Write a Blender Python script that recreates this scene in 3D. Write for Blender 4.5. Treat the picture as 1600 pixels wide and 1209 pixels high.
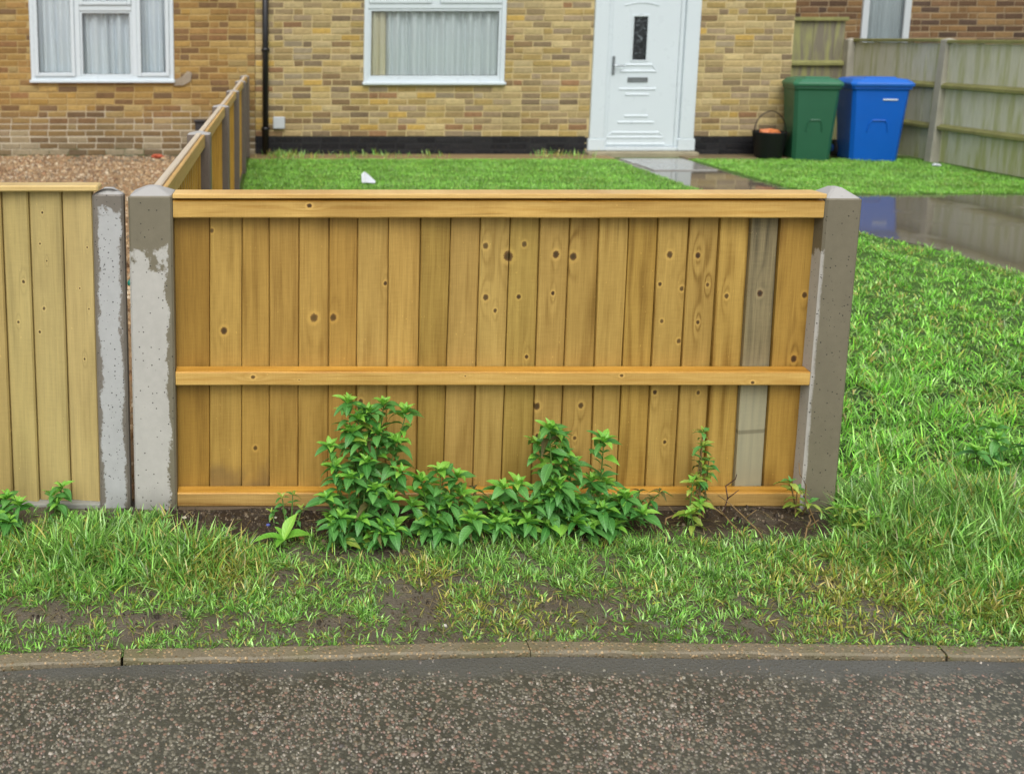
import bpy, math, random
import numpy as np
from mathutils import Matrix, Vector
R = math.radians
rnd = random.Random(7)
sc = bpy.context.scene
for o in list(bpy.data.objects):
    bpy.data.objects.remove(o, do_unlink=True)
col = sc.collection

# ---------------------------------------------------------------- camera, sky, sun, exposure
cam_d = bpy.data.cameras.new('camera')
cam = bpy.data.objects.new('camera', cam_d)
col.objects.link(cam)
cam.location = (0, 0, 1.39)
cam.rotation_euler = (R(90 - 8.3), 0, 0)
cam_d.sensor_fit = 'HORIZONTAL'
cam_d.sensor_width = 36
cam_d.lens = 33.75
cam_d.shift_x = 0.23125
cam_d.shift_y = -0.204
cam_d.clip_start = 0.05
cam_d.clip_end = 2000
cam_d.dof.use_dof = True
cam_d.dof.focus_distance = 2.62
cam_d.dof.aperture_fstop = 4.2
sc.camera = cam

world = bpy.data.worlds.new('World')
sc.world = world
world.use_nodes = True
wt = world.node_tree
wt.nodes.clear()
sky = wt.nodes.new('ShaderNodeTexSky')
sky.sky_type = 'NISHITA'
sky.sun_disc = False
sky.sun_elevation = R(52)
sky.sun_rotation = R(186)
sky.air_density = 1.0
sky.dust_density = 4.0
sky.ozone_density = 1.0
hs = wt.nodes.new('ShaderNodeHueSaturation')
hs.inputs['Saturation'].default_value = 0.22
bg = wt.nodes.new('ShaderNodeBackground')
bg.inputs['Strength'].default_value = 0.15
wo = wt.nodes.new('ShaderNodeOutputWorld')
wt.links.new(sky.outputs[0], hs.inputs['Color'])
wt.links.new(hs.outputs[0], bg.inputs['Color'])
wt.links.new(bg.outputs[0], wo.inputs['Surface'])

sun_d = bpy.data.lights.new('sun', 'SUN')
sun_d.energy = 1.0
sun_d.angle = R(50)
sun_d.color = (1.0, 0.97, 0.93)
sun = bpy.data.objects.new('sun', sun_d)
col.objects.link(sun)
_el, _az = R(52), R(186)
_dir = Vector((math.sin(_az) * math.cos(_el), math.cos(_az) * math.cos(_el), math.sin(_el)))
sun.rotation_euler = _dir.to_track_quat('Z', 'Y').to_euler()
sun.location = (0, -4, 8)

sc.view_settings.view_transform = 'Standard'
sc.view_settings.look = 'None'
sc.view_settings.gamma = 1
sc.view_settings.use_curve_mapping = False
sc.view_settings.exposure = 0.22
sc.render.engine = 'CYCLES'
sc.cycles.use_denoising = True
sc.cycles.max_bounces = 8
sc.cycles.transparent_max_bounces = 12


# ---------------------------------------------------------------- helpers: objects
def tag(o, label=None, cat=None, group=None, kind=None):
    if label: o['label'] = label
    if cat: o['category'] = cat
    if group: o['group'] = group
    if kind: o['kind'] = kind
    return o


def thing(name, loc, label, cat, group=None):
    o = bpy.data.objects.new(name, None)
    o.empty_display_size = 0.1
    o.location = loc
    col.objects.link(o)
    return tag(o, label, cat, group)


def attach(o, parent):
    """parent an object whose own matrix is already a world matrix"""
    if parent is not None:
        o.parent = parent
        if parent.type == 'EMPTY':
            o.matrix_parent_inverse = Matrix.Translation(-Vector(parent.location))
    return o


def link(name, me, mat, parent=None, smooth=False):
    o = bpy.data.objects.new(name, me)
    if mat is not None and len(me.materials) == 0:
        me.materials.append(mat)
    if smooth:
        me.polygons.foreach_set('use_smooth', np.ones(len(me.polygons), dtype=bool))
    col.objects.link(o)
    return attach(o, parent)


class MB:
    """collects boxes, tubes, prisms (world coordinates) and links them as one mesh"""
    def __init__(s):
        s.v, s.f = [], []

    def add(s, verts, faces, M=None):
        n = len(s.v)
        if M is not None:
            verts = [tuple(M @ Vector(p)) for p in verts]
        s.v += [tuple(p) for p in verts]
        s.f += [tuple(i + n for i in f) for f in faces]
        return s

    def box(s, x0, x1, y0, y1, z0, z1, M=None, ch=0.0):
        if ch <= 0:
            v = [(x0, y0, z0), (x1, y0, z0), (x1, y1, z0), (x0, y1, z0), (x0, y0, z1), (x1, y0, z1), (x1, y1, z1), (x0, y1, z1)]
            f = [(0, 3, 2, 1), (4, 5, 6, 7), (0, 1, 5, 4), (1, 2, 6, 5), (2, 3, 7, 6), (3, 0, 4, 7)]
            return s.add(v, f, M)
        c = min(ch, (x1 - x0) / 2.2, (y1 - y0) / 2.2, (z1 - z0) / 2.2)
        X, Y, Z = (x0, x1), (y0, y1), (z0, z1)
        v, idx = [], {}
        for i in (0, 1):
            for j in (0, 1):
                for k in (0, 1):
                    sx, sy, sz = (c, -c)[i], (c, -c)[j], (c, -c)[k]
                    for a in range(3):
                        idx[(i, j, k, a)] = len(v)
                        v.append((X[i] + (0 if a == 0 else sx), Y[j] + (0 if a == 1 else sy), Z[k] + (0 if a == 2 else sz)))
        I = idx
        f = []
        f.append((I[0,0,0,0], I[0,0,1,0], I[0,1,1,0], I[0,1,0,0])); f.append((I[1,0,0,0], I[1,1,0,0], I[1,1,1,0], I[1,0,1,0]))
        f.append((I[0,0,0,1], I[1,0,0,1], I[1,0,1,1], I[0,0,1,1])); f.append((I[0,1,0,1], I[0,1,1,1], I[1,1,1,1], I[1,1,0,1]))
        f.append((I[0,0,0,2], I[0,1,0,2], I[1,1,0,2], I[1,0,0,2])); f.append((I[0,0,1,2], I[1,0,1,2], I[1,1,1,2], I[0,1,1,2]))
        for i in (0, 1):
            for j in (0, 1):
                q = (I[i,j,0,0], I[i,j,0,1], I[i,j,1,1], I[i,j,1,0]); f.append(q if (i + j) % 2 else q[::-1])
                q = (I[i,0,j,0], I[i,0,j,2], I[i,1,j,2], I[i,1,j,0]); f.append(q if (i + j) % 2 == 0 else q[::-1])
                q = (I[0,i,j,1], I[0,i,j,2], I[1,i,j,2], I[1,i,j,1]); f.append(q if (i + j) % 2 else q[::-1])
        for i in (0, 1):
            for j in (0, 1):
                for k in (0, 1):
                    t = (I[i,j,k,0], I[i,j,k,1], I[i,j,k,2]); f.append(t if (i + j + k) % 2 else t[::-1])
        return s.add(v, f, M)

    def prism(s, prof, a, b, axis='x', M=None):
        """extrude a closed profile of (p, q) points along an axis from a to b"""
        n = len(prof)
        put = {'x': lambda t, p, q: (t, p, q), 'y': lambda t, p, q: (p, t, q), 'z': lambda t, p, q: (p, q, t)}[axis]
        v = [put(a, p, q) for p, q in prof] + [put(b, p, q) for p, q in prof]
        f = [tuple(range(n))[::-1], tuple(range(n, 2 * n))] + [(i, (i + 1) % n, n + (i + 1) % n, n + i) for i in range(n)]
        return s.add(v, f, M)

    def tube(s, pts, rad, n=8, M=None):
        pts = [Vector(p) for p in pts]
        rad = rad if isinstance(rad, (list, tuple)) else [rad] * len(pts)
        v, f = [], []
        up = Vector((0, 0, 1))
        for i, p in enumerate(pts):
            t = (pts[min(i + 1, len(pts) - 1)] - pts[max(i - 1, 0)]).normalized()
            a = t.cross(up if abs(t.z) < 0.9 else Vector((0, 1, 0))).normalized()
            b = t.cross(a)
            for k in range(n):
                w = 2 * math.pi * k / n
                v.append(tuple(p + (a * math.cos(w) + b * math.sin(w)) * rad[i]))
        for i in range(len(pts) - 1):
            for k in range(n):
                f.append((i * n + k, i * n + (k + 1) % n, (i + 1) * n + (k + 1) % n, (i + 1) * n + k))
        f.append(tuple(range(n))[::-1]); f.append(tuple(range((len(pts) - 1) * n, len(pts) * n)))
        return s.add(v, f, M)

    def build(s, name, mat, parent=None, smooth=False):
        me = bpy.data.meshes.new(name)
        me.from_pydata(s.v, [], s.f)
        me.update()
        return link(name, me, mat, parent, smooth)


def np_mesh(name, V, faces3=None, faces4=None, colr=None):
    """mesh from numpy arrays; colr = per-vertex rgb"""
    me = bpy.data.meshes.new(name)
    loops, starts = [], []
    n = 0
    if faces4 is not None and len(faces4):
        loops.append(faces4.ravel()); starts.append(np.arange(len(faces4)) * 4); n = len(faces4) * 4
    if faces3 is not None and len(faces3):
        loops.append(faces3.ravel()); starts.append(n + np.arange(len(faces3)) * 3)
    L = np.concatenate(loops).astype(np.int32); S = np.concatenate(starts).astype(np.int32)
    me.vertices.add(len(V)); me.vertices.foreach_set('co', np.asarray(V, dtype=np.float32).ravel())
    me.loops.add(len(L)); me.loops.foreach_set('vertex_index', L)
    me.polygons.add(len(S)); me.polygons.foreach_set('loop_start', S)
    me.update(calc_edges=True)
    if colr is not None:
        a = me.attributes.new('col', 'FLOAT_COLOR', 'POINT')
        c = np.ones((len(V), 4), dtype=np.float32); c[:, :3] = colr
        a.data.foreach_set('color', c.ravel())
    me.validate()
    return me


# ---------------------------------------------------------------- helpers: materials
def srgb(r, g, b):
    f = lambda c: (c / 255 / 12.92) if c / 255 <= 0.04045 else ((c / 255 + 0.055) / 1.055) ** 2.4
    return (f(r), f(g), f(b))


class NT:
    def __init__(s, name):
        s.m = bpy.data.materials.new(name)
        s.m.use_nodes = True
        s.t = s.m.node_tree
        s.t.nodes.clear()
        s.out = s.t.nodes.new('ShaderNodeOutputMaterial')

    def node(s, typ, **kw):
        n = s.t.nodes.new('ShaderNode' + typ)
        for k, v in kw.items():
            setattr(n, k, v)
        return n

    def set(s, sock, v):
        if isinstance(v, bpy.types.NodeSocket):
            s.t.links.new(v, sock)
        elif isinstance(v, (tuple, list)):
            sock.default_value = tuple(v) + (1,) if (len(v) == 3 and sock.type == 'RGBA') else tuple(v)
        else:
            sock.default_value = v

    def math(s, op, a, b=0.0, c=None, clamp=False):
        n = s.node('Math', operation=op, use_clamp=clamp)
        s.set(n.inputs[0], a); s.set(n.inputs[1], b)
        if c is not None: s.set(n.inputs[2], c)
        return n.outputs[0]

    def mix(s, fac, a, b, blend='MIX'):
        n = s.node('Mix', data_type='RGBA', blend_type=blend)
        s.set(n.inputs[0], fac); s.set(n.inputs[6], a); s.set(n.inputs[7], b)
        return n.outputs[2]

    def sep(s, v):
        n = s.node('SeparateXYZ'); s.set(n.inputs[0], v); return n.outputs

    def comb(s, x, y, z):
        n = s.node('CombineXYZ')
        for i, q in enumerate((x, y, z)): s.set(n.inputs[i], q)
        return n.outputs[0]

    def noise(s, vec, scale=5, detail=3, rough=0.55, dist=0.0):
        n = s.node('TexNoise')
        if vec is not None: s.set(n.inputs['Vector'], vec)
        s.set(n.inputs['Scale'], scale); s.set(n.inputs['Detail'], detail); s.set(n.inputs['Roughness'], rough); s.set(n.inputs['Distortion'], dist)
        return n.outputs[0]

    def vor(s, vec, scale=5, feat='F1', rand=1.0):
        n = s.node('TexVoronoi', feature=feat)
        if vec is not None: s.set(n.inputs['Vector'], vec)
        s.set(n.inputs['Scale'], scale); s.set(n.inputs['Randomness'], rand)
        return n.outputs

    def ss(s, v, a, b, lo=0.0, hi=1.0):
        n = s.node('MapRange', interpolation_type='SMOOTHSTEP')
        s.set(n.inputs[0], v); s.set(n.inputs[1], a); s.set(n.inputs[2], b); s.set(n.inputs[3], lo); s.set(n.inputs[4], hi)
        return n.outputs[0]

    def obj(s):
        return s.node('TexCoord').outputs['Object']

    def bump(s, h, strength=0.3, dist=0.002):
        n = s.node('Bump')
        s.set(n.inputs['Strength'], strength); s.set(n.inputs['Distance'], dist); s.set(n.inputs['Height'], h)
        return n.outputs[0]

    def bsdf(s, color, rough=0.6, spec=0.5, metal=0.0, normal=None, **kw):
        n = s.node('BsdfPrincipled')
        s.set(n.inputs['Base Color'], color); s.set(n.inputs['Roughness'], rough)
        s.set(n.inputs['Specular IOR Level'], spec); s.set(n.inputs['Metallic'], metal)
        if normal is not None: s.set(n.inputs['Normal'], normal)
        for k, v in kw.items(): s.set(n.inputs[k], v)
        return n.outputs[0]

    def done(s, shader):
        s.t.links.new(shader, s.out.inputs['Surface'])
        return s.m


def plain(name, c, rough=0.5, spec=0.5, metal=0.0, var=0.12, scale=8.0, bump=0.0):
    t = NT(name)
    P = t.obj()
    n = t.noise(P, scale, 4)
    cc = t.mix(1.0, c, t.comb(*[t.math('MULTIPLY_ADD', n, 2 * var, 1 - var)] * 3), 'MULTIPLY')
    r = t.math('MULTIPLY_ADD', t.noise(P, scale * 3, 3), 0.2, rough - 0.1)
    nm = t.bump(t.noise(P, scale * 12, 4), bump, 0.003) if bump else None
    return t.done(t.bsdf(cc, r, spec, metal, nm))


def wood(name, light, dark, knots=(), seed=0.0, along='z', across='x', rings=0.5, freq=38.0, rough=0.5, spec=0.4, blot=0.14, dirt=0.0, tint=None, lower=None):
    """sawn softwood: growth bands bending round knots (c, a, radius), fine fibre, saw marks, damp blotches"""
    t = NT(name)
    p = t.sep(t.obj())
    ax = {'x': 0, 'y': 1, 'z': 2}
    A, C = p[ax[along]], p[ax[across]]
    warp = t.noise(t.comb(t.math('MULTIPLY', C, 9.0), t.math('MULTIPLY', A, 1.3), seed), 1.0, 2, 0.5)
    u = t.math('MULTIPLY_ADD', warp, 3.2, t.math('MULTIPLY', C, freq * 0.55))
    kmask = khalo = kcore = None
    for (kc, ka, kr) in knots:
        dx = t.math('SUBTRACT', C, kc); dz = t.math('SUBTRACT', A, ka)
        d1 = t.math('ADD', t.math('MULTIPLY', dx, dx), t.math('MULTIPLY', t.math('MULTIPLY', dz, dz), 0.09))
        g = t.math('POWER', 2.718, t.math('MULTIPLY', d1, -1 / (2.6 * kr) ** 2))
        u = t.math('MULTIPLY_ADD', g, 1.9, u)
        d2 = t.math('SQRT', t.math('ADD', t.math('MULTIPLY', dx, dx), t.math('MULTIPLY', t.math('MULTIPLY', dz, dz), 0.72)))
        d2 = t.math('MULTIPLY_ADD', t.noise(t.comb(C, A, seed + kc * 31), 170, 3), kr * 0.9, d2)
        m = t.math('MULTIPLY', t.ss(d2, kr * 1.95, kr * 1.45), 0.82 + 0.18 * ((kc * 977 + ka * 313) % 1.0))
        hl = t.ss(d2, kr * 3.3, kr * 2.0)
        core = t.ss(d2, kr * 1.6, kr * 0.9)
        kcore = core if kcore is None else t.math('MAXIMUM', kcore, core)
        kmask = m if kmask is None else t.math('MAXIMUM', kmask, m)
        khalo = hl if khalo is None else t.math('MAXIMUM', khalo, hl)
    band = t.math('MULTIPLY_ADD', t.math('SINE', t.math('MULTIPLY', u, 5.2)), 0.5, 0.5)
    band = t.math('POWER', band, 2.2)
    patchy = t.noise(t.comb(t.math('MULTIPLY', C, 11), t.math('MULTIPLY', A, 3.2), seed + 4), 1, 2)
    fine = t.noise(t.comb(t.math('MULTIPLY', C, 420), t.math('MULTIPLY', A, 9), seed), 1.0, 3, 0.6)
    mid = t.noise(t.comb(t.math('MULTIPLY', C, 85), t.math('MULTIPLY', A, 2.6), seed + 41), 1.0, 3, 0.6)
    saw = t.noise(t.comb(t.math('MULTIPLY', C, 22), t.math('MULTIPLY', A, 260), seed + 2), 1.0, 2, 0.6)
    big = t.noise(t.comb(t.math('MULTIPLY', C, 10), t.math('MULTIPLY', A, 2.4), seed + 9), 1.0, 3, 0.6)
    f = t.math('MULTIPLY', t.math('MULTIPLY', band, t.ss(patchy, 0.3, 0.7)), rings)
    f = t.math('MULTIPLY_ADD', t.math('SUBTRACT', fine, 0.5), 1.1, f)
    f = t.math('MULTIPLY_ADD', t.math('SUBTRACT', saw, 0.5), 0.4, f)
    f = t.math('MULTIPLY_ADD', t.math('SUBTRACT', mid, 0.5), 0.95, f)
    f = t.math('ADD', f, 0.2, clamp=True)
    c = t.mix(f, light, dark)
    bl = t.math('MULTIPLY_ADD', t.math('SUBTRACT', big, 0.5), 2 * blot * 1.7, 1.0)
    c = t.mix(1.0, c, t.comb(bl, t.math('POWER', bl, 1.12), t.math('POWER', bl, 1.3)), 'MULTIPLY')
    streak = t.ss(t.noise(t.comb(t.math('MULTIPLY', C, 75), t.math('MULTIPLY', A, 2.2), seed + 17), 1.0, 2), 0.67, 0.8)
    c = t.mix(t.math('MULTIPLY', streak, 0.4), c, tuple(x * 0.45 for x in dark))
    fleck = t.ss(t.noise(t.comb(t.math('MULTIPLY', C, 190), t.math('MULTIPLY', A, 70), seed + 31), 1.0, 2), 0.71, 0.77)
    c = t.mix(t.math('MULTIPLY', fleck, 0.7), c, tuple(min(1, x * 1.5) for x in light))
    if tint:      # (height of the damp line, colour): mud splash at the foot of the board
        h = t.math('MULTIPLY_ADD', t.noise(t.comb(t.math('MULTIPLY', C, 14), t.math('MULTIPLY', A, 8), seed), 1, 3), tint[0] * 1.2, tint[0] * 0.3)
        c = t.mix(t.math('MULTIPLY', t.ss(t.math('SUBTRACT', A, h), 0.0, -0.07), 0.55), c, tint[1])
    if lower:
        c = t.mix(t.math('MULTIPLY', t.ss(A, lower[0] + .1, lower[0] - .1), 0.6), c, lower[1])
        c = t.mix(t.math('MULTIPLY', t.ss(t.math('ABSOLUTE', t.math('SUBTRACT', A, 0.238)), 0.008, 0.004), 0.5), c, dark)
    if khalo is not None:
        c = t.mix(t.math('MULTIPLY', khalo, 0.5), c, tuple(min(1, x * 1.35) for x in light))
        kc_ = t.mix(kcore, (0.105, 0.042, 0.015), (0.014, 0.006, 0.004))
        c = t.mix(t.math('MULTIPLY', kmask, 0.93), c, kc_)
    hgt = t.math('ADD', t.math('MULTIPLY', fine, 0.7), t.math('ADD', t.math('MULTIPLY', band, -0.35), t.math('MULTIPLY', saw, 0.35)))
    rr = t.math('MULTIPLY_ADD', big, 0.3, rough - 0.15)
    return t.done(t.bsdf(c, rr, spec, 0, t.bump(hgt, 0.35, 0.0016)))


def concrete_post(name, x0, zdry, xl, xr, dry=(0.50, 0.485, 0.445), wet=(0.175, 0.155, 0.108), seed=0.0, amp=0.03, pits=0.68, ztop=0.951):
    """cast concrete with damp areas; dry between xl and xr (from the post's centre x0) below zdry, ragged edges"""
    t = NT(name)
    P = t.obj()
    p = t.sep(P)
    x = t.math('SUBTRACT', p[0], x0)
    z = p[2]
    n1 = t.noise(t.comb(p[0], p[1], t.math('MULTIPLY_ADD', z, 0.55, seed)), 22, 4, 0.62)
    n2 = t.noise(t.comb(p[0], p[1], t.math('ADD', z, seed + 3)), 11, 4, 0.6)
    n3 = t.noise(P, 130, 3, 0.6)
    o = t.math('MULTIPLY_ADD', t.math('SUBTRACT', n3, 0.5), amp * 0.9, t.math('MULTIPLY', t.math('SUBTRACT', n1, 0.5), amp * 2))
    a = t.ss(t.math('ADD', x, o), xl - 0.003, xl + 0.004)
    b = t.ss(t.math('ADD', x, o), xr + 0.004, xr - 0.003)
    d = t.ss(t.math('MULTIPLY_ADD', t.math('SUBTRACT', n2, 0.5), 0.34, t.math('MULTIPLY_ADD', n3, 0.03, z)), zdry + 0.01, zdry - 0.01)
    m = t.math('MULTIPLY', t.math('MULTIPLY', a, b), d)
    mott = t.noise(P, 35, 5, 0.65)
    cloud = t.noise(t.comb(p[0], p[1], t.math('MULTIPLY', z, 0.4)), 14, 3)
    dc = t.mix(t.math('MULTIPLY_ADD', mott, 0.5, t.math('MULTIPLY', cloud, 0.4)), tuple(q * 0.72 for q in dry), tuple(min(1, q * 1.18) for q in dry))
    wc = t.mix(t.math('MULTIPLY_ADD', mott, 0.5, t.math('MULTIPLY', cloud, 0.5)), tuple(q * 0.75 for q in wet), tuple(q * 1.4 for q in wet))
    c = t.mix(m, wc, dc)
    v = t.vor(P, 85)
    pr = t.sep(v[1])
    pit = t.math('MULTIPLY', t.ss(v[0], 0.20, 0.12), t.math('GREATER_THAN', pr[0], pits))
    v2 = t.vor(P, 120)
    pit2 = t.math('MULTIPLY', t.ss(v2[0], 0.2, 0.12), t.math('GREATER_THAN', t.sep(v2[1])[1], pits + 0.12))
    pit = t.math('MAXIMUM', pit, pit2)
    c = t.mix(t.math('MULTIPLY', pit, 0.95), c, (0.02, 0.018, 0.015))
    top = t.math('MULTIPLY', t.ss(z, ztop - 0.001, ztop + 0.001), t.ss(n2, 0.30, 0.36))
    c = t.mix(top, c, (0.42, 0.41, 0.39))  # caps coloured pale: dry concrete plus painted sky sheen of the wet tops
    alg = t.math('MULTIPLY', t.ss(z, 0.10, -0.02), t.ss(n2, 0.4, 0.6))
    c = t.mix(t.math('MULTIPLY', alg, 0.5), c, (0.05, 0.06, 0.025))
    h = t.math('SUBTRACT', t.math('MULTIPLY', t.noise(P, 180, 4, 0.7), 0.5), pit)
    return t.done(t.bsdf(c, t.math('MULTIPLY_ADD', m, 0.4, 0.42), 0.45, 0, t.bump(h, 0.5, 0.002)))


def vcol_mat(name, rough=0.55, spec=0.4, transl=0.0, attr='col', bumpy=0.0, noise_amt=0.0, nscale=60):
    t = NT(name)
    a = t.node('Attribute', attribute_name=attr).outputs['Color']
    c = a
    if noise_amt:
        n = t.noise(t.obj(), nscale, 4, 0.6)
        c = t.mix(1.0, a, t.comb(*[t.math('MULTIPLY_ADD', n, 2 * noise_amt, 1 - noise_amt)] * 3), 'MULTIPLY')
    nm = t.bump(t.noise(t.obj(), nscale * 2, 4, 0.65), bumpy, 0.003) if bumpy else None
    b = t.bsdf(c, rough, spec, 0, nm)
    if transl:
        tr = t.node('BsdfTranslucent'); t.set(tr.inputs[0], c)
        mx = t.node('MixShader'); t.set(mx.inputs[0], transl)
        t.t.links.new(b, mx.inputs[1]); t.t.links.new(tr.outputs[0], mx.inputs[2])
        b = mx.outputs[0]
    return t.done(b)


def brick_mat(name, per_object):
    t = NT(name)
    if per_object:
        c = t.node('ObjectInfo').outputs['Color']
    else:
        c = t.node('Attribute', attribute_name='col').outputs['Color']
    P = t.node('NewGeometry').outputs['Position']
    n = t.noise(P, 26, 5, 0.65)
    n2 = t.noise(P, 110, 3, 0.6)
    k = t.math('MULTIPLY_ADD', n, 0.85, 0.36)
    k = t.math('MULTIPLY_ADD', n2, 0.35, k)
    k = t.math('MULTIPLY', k, t.math('MULTIPLY_ADD', t.noise(P, 1.6, 3), 0.6, 0.72))
    c = t.mix(1.0, c, t.comb(k, k, k), 'MULTIPLY')
    c = t.mix(t.math('MULTIPLY', t.ss(n2, 0.62, 0.75), 0.35), c, srgb(190, 170, 130))
    return t.done(t.bsdf(c, 0.8, 0.25, 0, t.bump(t.math('ADD', n, n2), 0.5, 0.004)))


def glass(name, tint=(0.95, 0.97, 0.97)):
    t = NT(name)
    fc = t.node('LayerWeight').outputs['Facing']
    tr = t.node('BsdfTransparent'); t.set(tr.inputs[0], tint)
    gl = t.node('BsdfGlossy'); t.set(gl.inputs['Roughness'], 0.03)
    t.set(gl.inputs['Normal'], t.bump(t.noise(t.obj(), 3.0, 2), 0.05, 0.02))
    mx = t.node('MixShader')
    t.set(mx.inputs[0], t.math('MULTIPLY_ADD', t.math('POWER', fc, 5.0), 0.9, 0.08, clamp=True))
    t.t.links.new(tr.outputs[0], mx.inputs[1]); t.t.links.new(gl.outputs[0], mx.inputs[2])
    return t.done(mx.outputs[0])


def leaf_mat(name, c0, c1, rough=0.42):
    t = NT(name)
    r = t.node('ObjectInfo').outputs['Random']
    p = t.obj()
    q = t.sep(p)
    c = t.mix(r, c0, c1)
    vein = t.ss(t.math('ABSOLUTE', q[1]), 0.03, 0.0)
    side = t.math('MULTIPLY_ADD', t.math('SINE', t.math('MULTIPLY', t.math('SUBTRACT', q[0], t.math('MULTIPLY', t.math('ABSOLUTE', q[1]), 0.9)), 48)), 0.5, 0.5)
    c = t.mix(t.math('MULTIPLY', vein, 0.35), c, tuple(min(1, x * 1.9) for x in c1))
    c = t.mix(t.math('MULTIPLY', t.noise(p, 5, 3), 0.35), c, tuple(x * 0.5 for x in c0))
    b = t.bsdf(c, rough, 0.5, 0, t.bump(side, 0.12, 0.015))
    tr = t.node('BsdfTranslucent'); t.set(tr.inputs[0], t.mix(0.5, c, (0.25, 0.5, 0.05)))
    mx = t.node('MixShader'); t.set(mx.inputs[0], 0.22)
    t.t.links.new(b, mx.inputs[1]); t.t.links.new(tr.outputs[0], mx.inputs[2])
    return t.done(mx.outputs[0])


def fbm(x, y, s=1.0, seed=0.0):
    """cheap smooth pseudo-noise in about -1..1"""
    x = np.asarray(x, float) * s; y = np.asarray(y, float) * s
    v = np.sin(1.7 * x + 2.3 * y + seed) * np.cos(2.1 * y - 1.3 * x + 1.9 * seed)
    v = v + 0.6 * np.sin(4.1 * x - 3.2 * y + 2.7 * seed + 1.3 * np.sin(2.2 * y + seed)) + 0.4 * np.cos(7.3 * y + 6.1 * x + 0.7 * seed + 1.5 * np.sin(3.1 * x))
    return v / 2.0


# ---------------------------------------------------------------- the ground
FY = 2.66                                   # line of the front fence
DRIVE = [(3.93, 11.05), (3.90, 9.6), (3.90, 8.6), (4.02, 7.6), (4.2, 6.76), (4.40, 6.33), (4.41, 5.5), (4.46, 4.4), (4.6, 3.2), (4.9, 2.04),
         (7.28, 2.04), (7.28, 8.46), (6.2, 8.50), (5.2, 8.46), (4.80, 8.75), (4.72, 9.6), (4.75, 11.05)]


def in_poly(x, y, poly):
    x = np.asarray(x, float); y = np.asarray(y, float)
    ins = np.zeros(x.shape, bool)
    j = len(poly) - 1
    for i in range(len(poly)):
        xi, yi = poly[i]; xj, yj = poly[j]
        ins ^= ((yi > y) != (yj > y)) & (x < (xj - xi) * (y - yi) / (yj - yi + 1e-12) + xi)
        j = i
    return ins


EDGE = [(-4.1, 1.74), (-1.27, 1.925), (-0.347, 1.990), (0.585, 2.020), (1.53, 2.006), (2.46, 1.985), (3.39, 1.96), (9.6, 1.80)]


def edge_y(x):
    return np.interp(x, [p[0] for p in EDGE], [p[1] for p in EDGE])


def gz(x, y):
    """height of the soil"""
    x = np.asarray(x, float); y = np.asarray(y, float)
    ey = edge_y(x) + 0.036
    z = 0.006 * fbm(x, y, 6.0, 1.0) + 0.010 * fbm(x, y, 2.2, 3.0) + 0.004
    z = z + 0.016 * np.exp(-((y - 2.60) / 0.10) ** 2) * (x < 1.8)
    fade = np.clip((y - ey) / 0.12, 0, 1)
    z = z * fade + (1 - fade) * -0.004
    z = np.where(in_poly(x, y, DRIVE), -0.035, z)
    z = np.where((x < -0.36) & (y > FY + 0.06), -0.02, z)
    z = np.where(y > 10.9, -0.01, z)
    return z


def soil_mat():
    t = NT('soil_and_thatch')
    P = t.obj()
    lw = t.node('Attribute', attribute_name='col').outputs['Color']
    l = t.sep(lw)[0]
    n = t.noise(P, 9, 5, 0.6); n2 = t.noise(P, 60, 5, 0.65)
    mud = t.mix(n, srgb(72, 65, 54), srgb(118, 110, 96))
    mud = t.mix(t.math('MULTIPLY', t.ss(n2, 0.5, 0.75), 0.4), mud, srgb(140, 128, 108))
    moss = t.mix(n2, srgb(55, 78, 28), srgb(88, 112, 44))
    c = t.mix(t.math('MULTIPLY', t.ss(t.noise(P, 14, 4, 0.6), 0.5, 0.66), 0.35), mud, moss)
    c = t.mix(t.math('MULTIPLY', t.sep(lw)[1], t.ss(n, 0.25, 0.5)), c, t.mix(n2, srgb(36, 29, 22), srgb(70, 58, 44)))
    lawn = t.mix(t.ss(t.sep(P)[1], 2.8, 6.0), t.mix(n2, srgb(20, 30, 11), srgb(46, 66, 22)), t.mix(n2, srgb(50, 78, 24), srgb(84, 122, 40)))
    c = t.mix(l, c, lawn)
    r = t.math('MULTIPLY_ADD', t.noise(P, 12, 3), 0.5, 0.30)
    return t.done(t.bsdf(c, r, 0.35, 0, t.bump(t.math('ADD', t.math('MULTIPLY', n2, 0.8), t.noise(P, 220, 3)), 0.8, 0.006)))


def grid(name, x0, x1, y0f, y1, nx, ny, mat, zf, colf=None, kind='structure'):
    xs = np.linspace(x0, x1, nx); tt = np.linspace(0, 1, ny)
    X = np.repeat(xs[None, :], ny, 0)
    lo = y0f(xs) if callable(y0f) else np.full(nx, y0f)
    hi = y1(xs) if callable(y1) else np.full(nx, y1)
    Y = lo[None, :] + (hi - lo)[None, :] * tt[:, None]
    Z = zf(X, Y)
    V = np.stack([X, Y, Z], -1).reshape(-1, 3)
    i = np.arange(nx * ny).reshape(ny, nx)
    F = np.stack([i[:-1, :-1], i[:-1, 1:], i[1:, 1:], i[1:, :-1]], -1).reshape(-1, 4)
    me = np_mesh(name, V, None, F, None if colf is None else colf(X, Y).reshape(-1, 3))
    o = link(name, me, mat, None, True)
    return tag(o, kind=kind)


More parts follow.
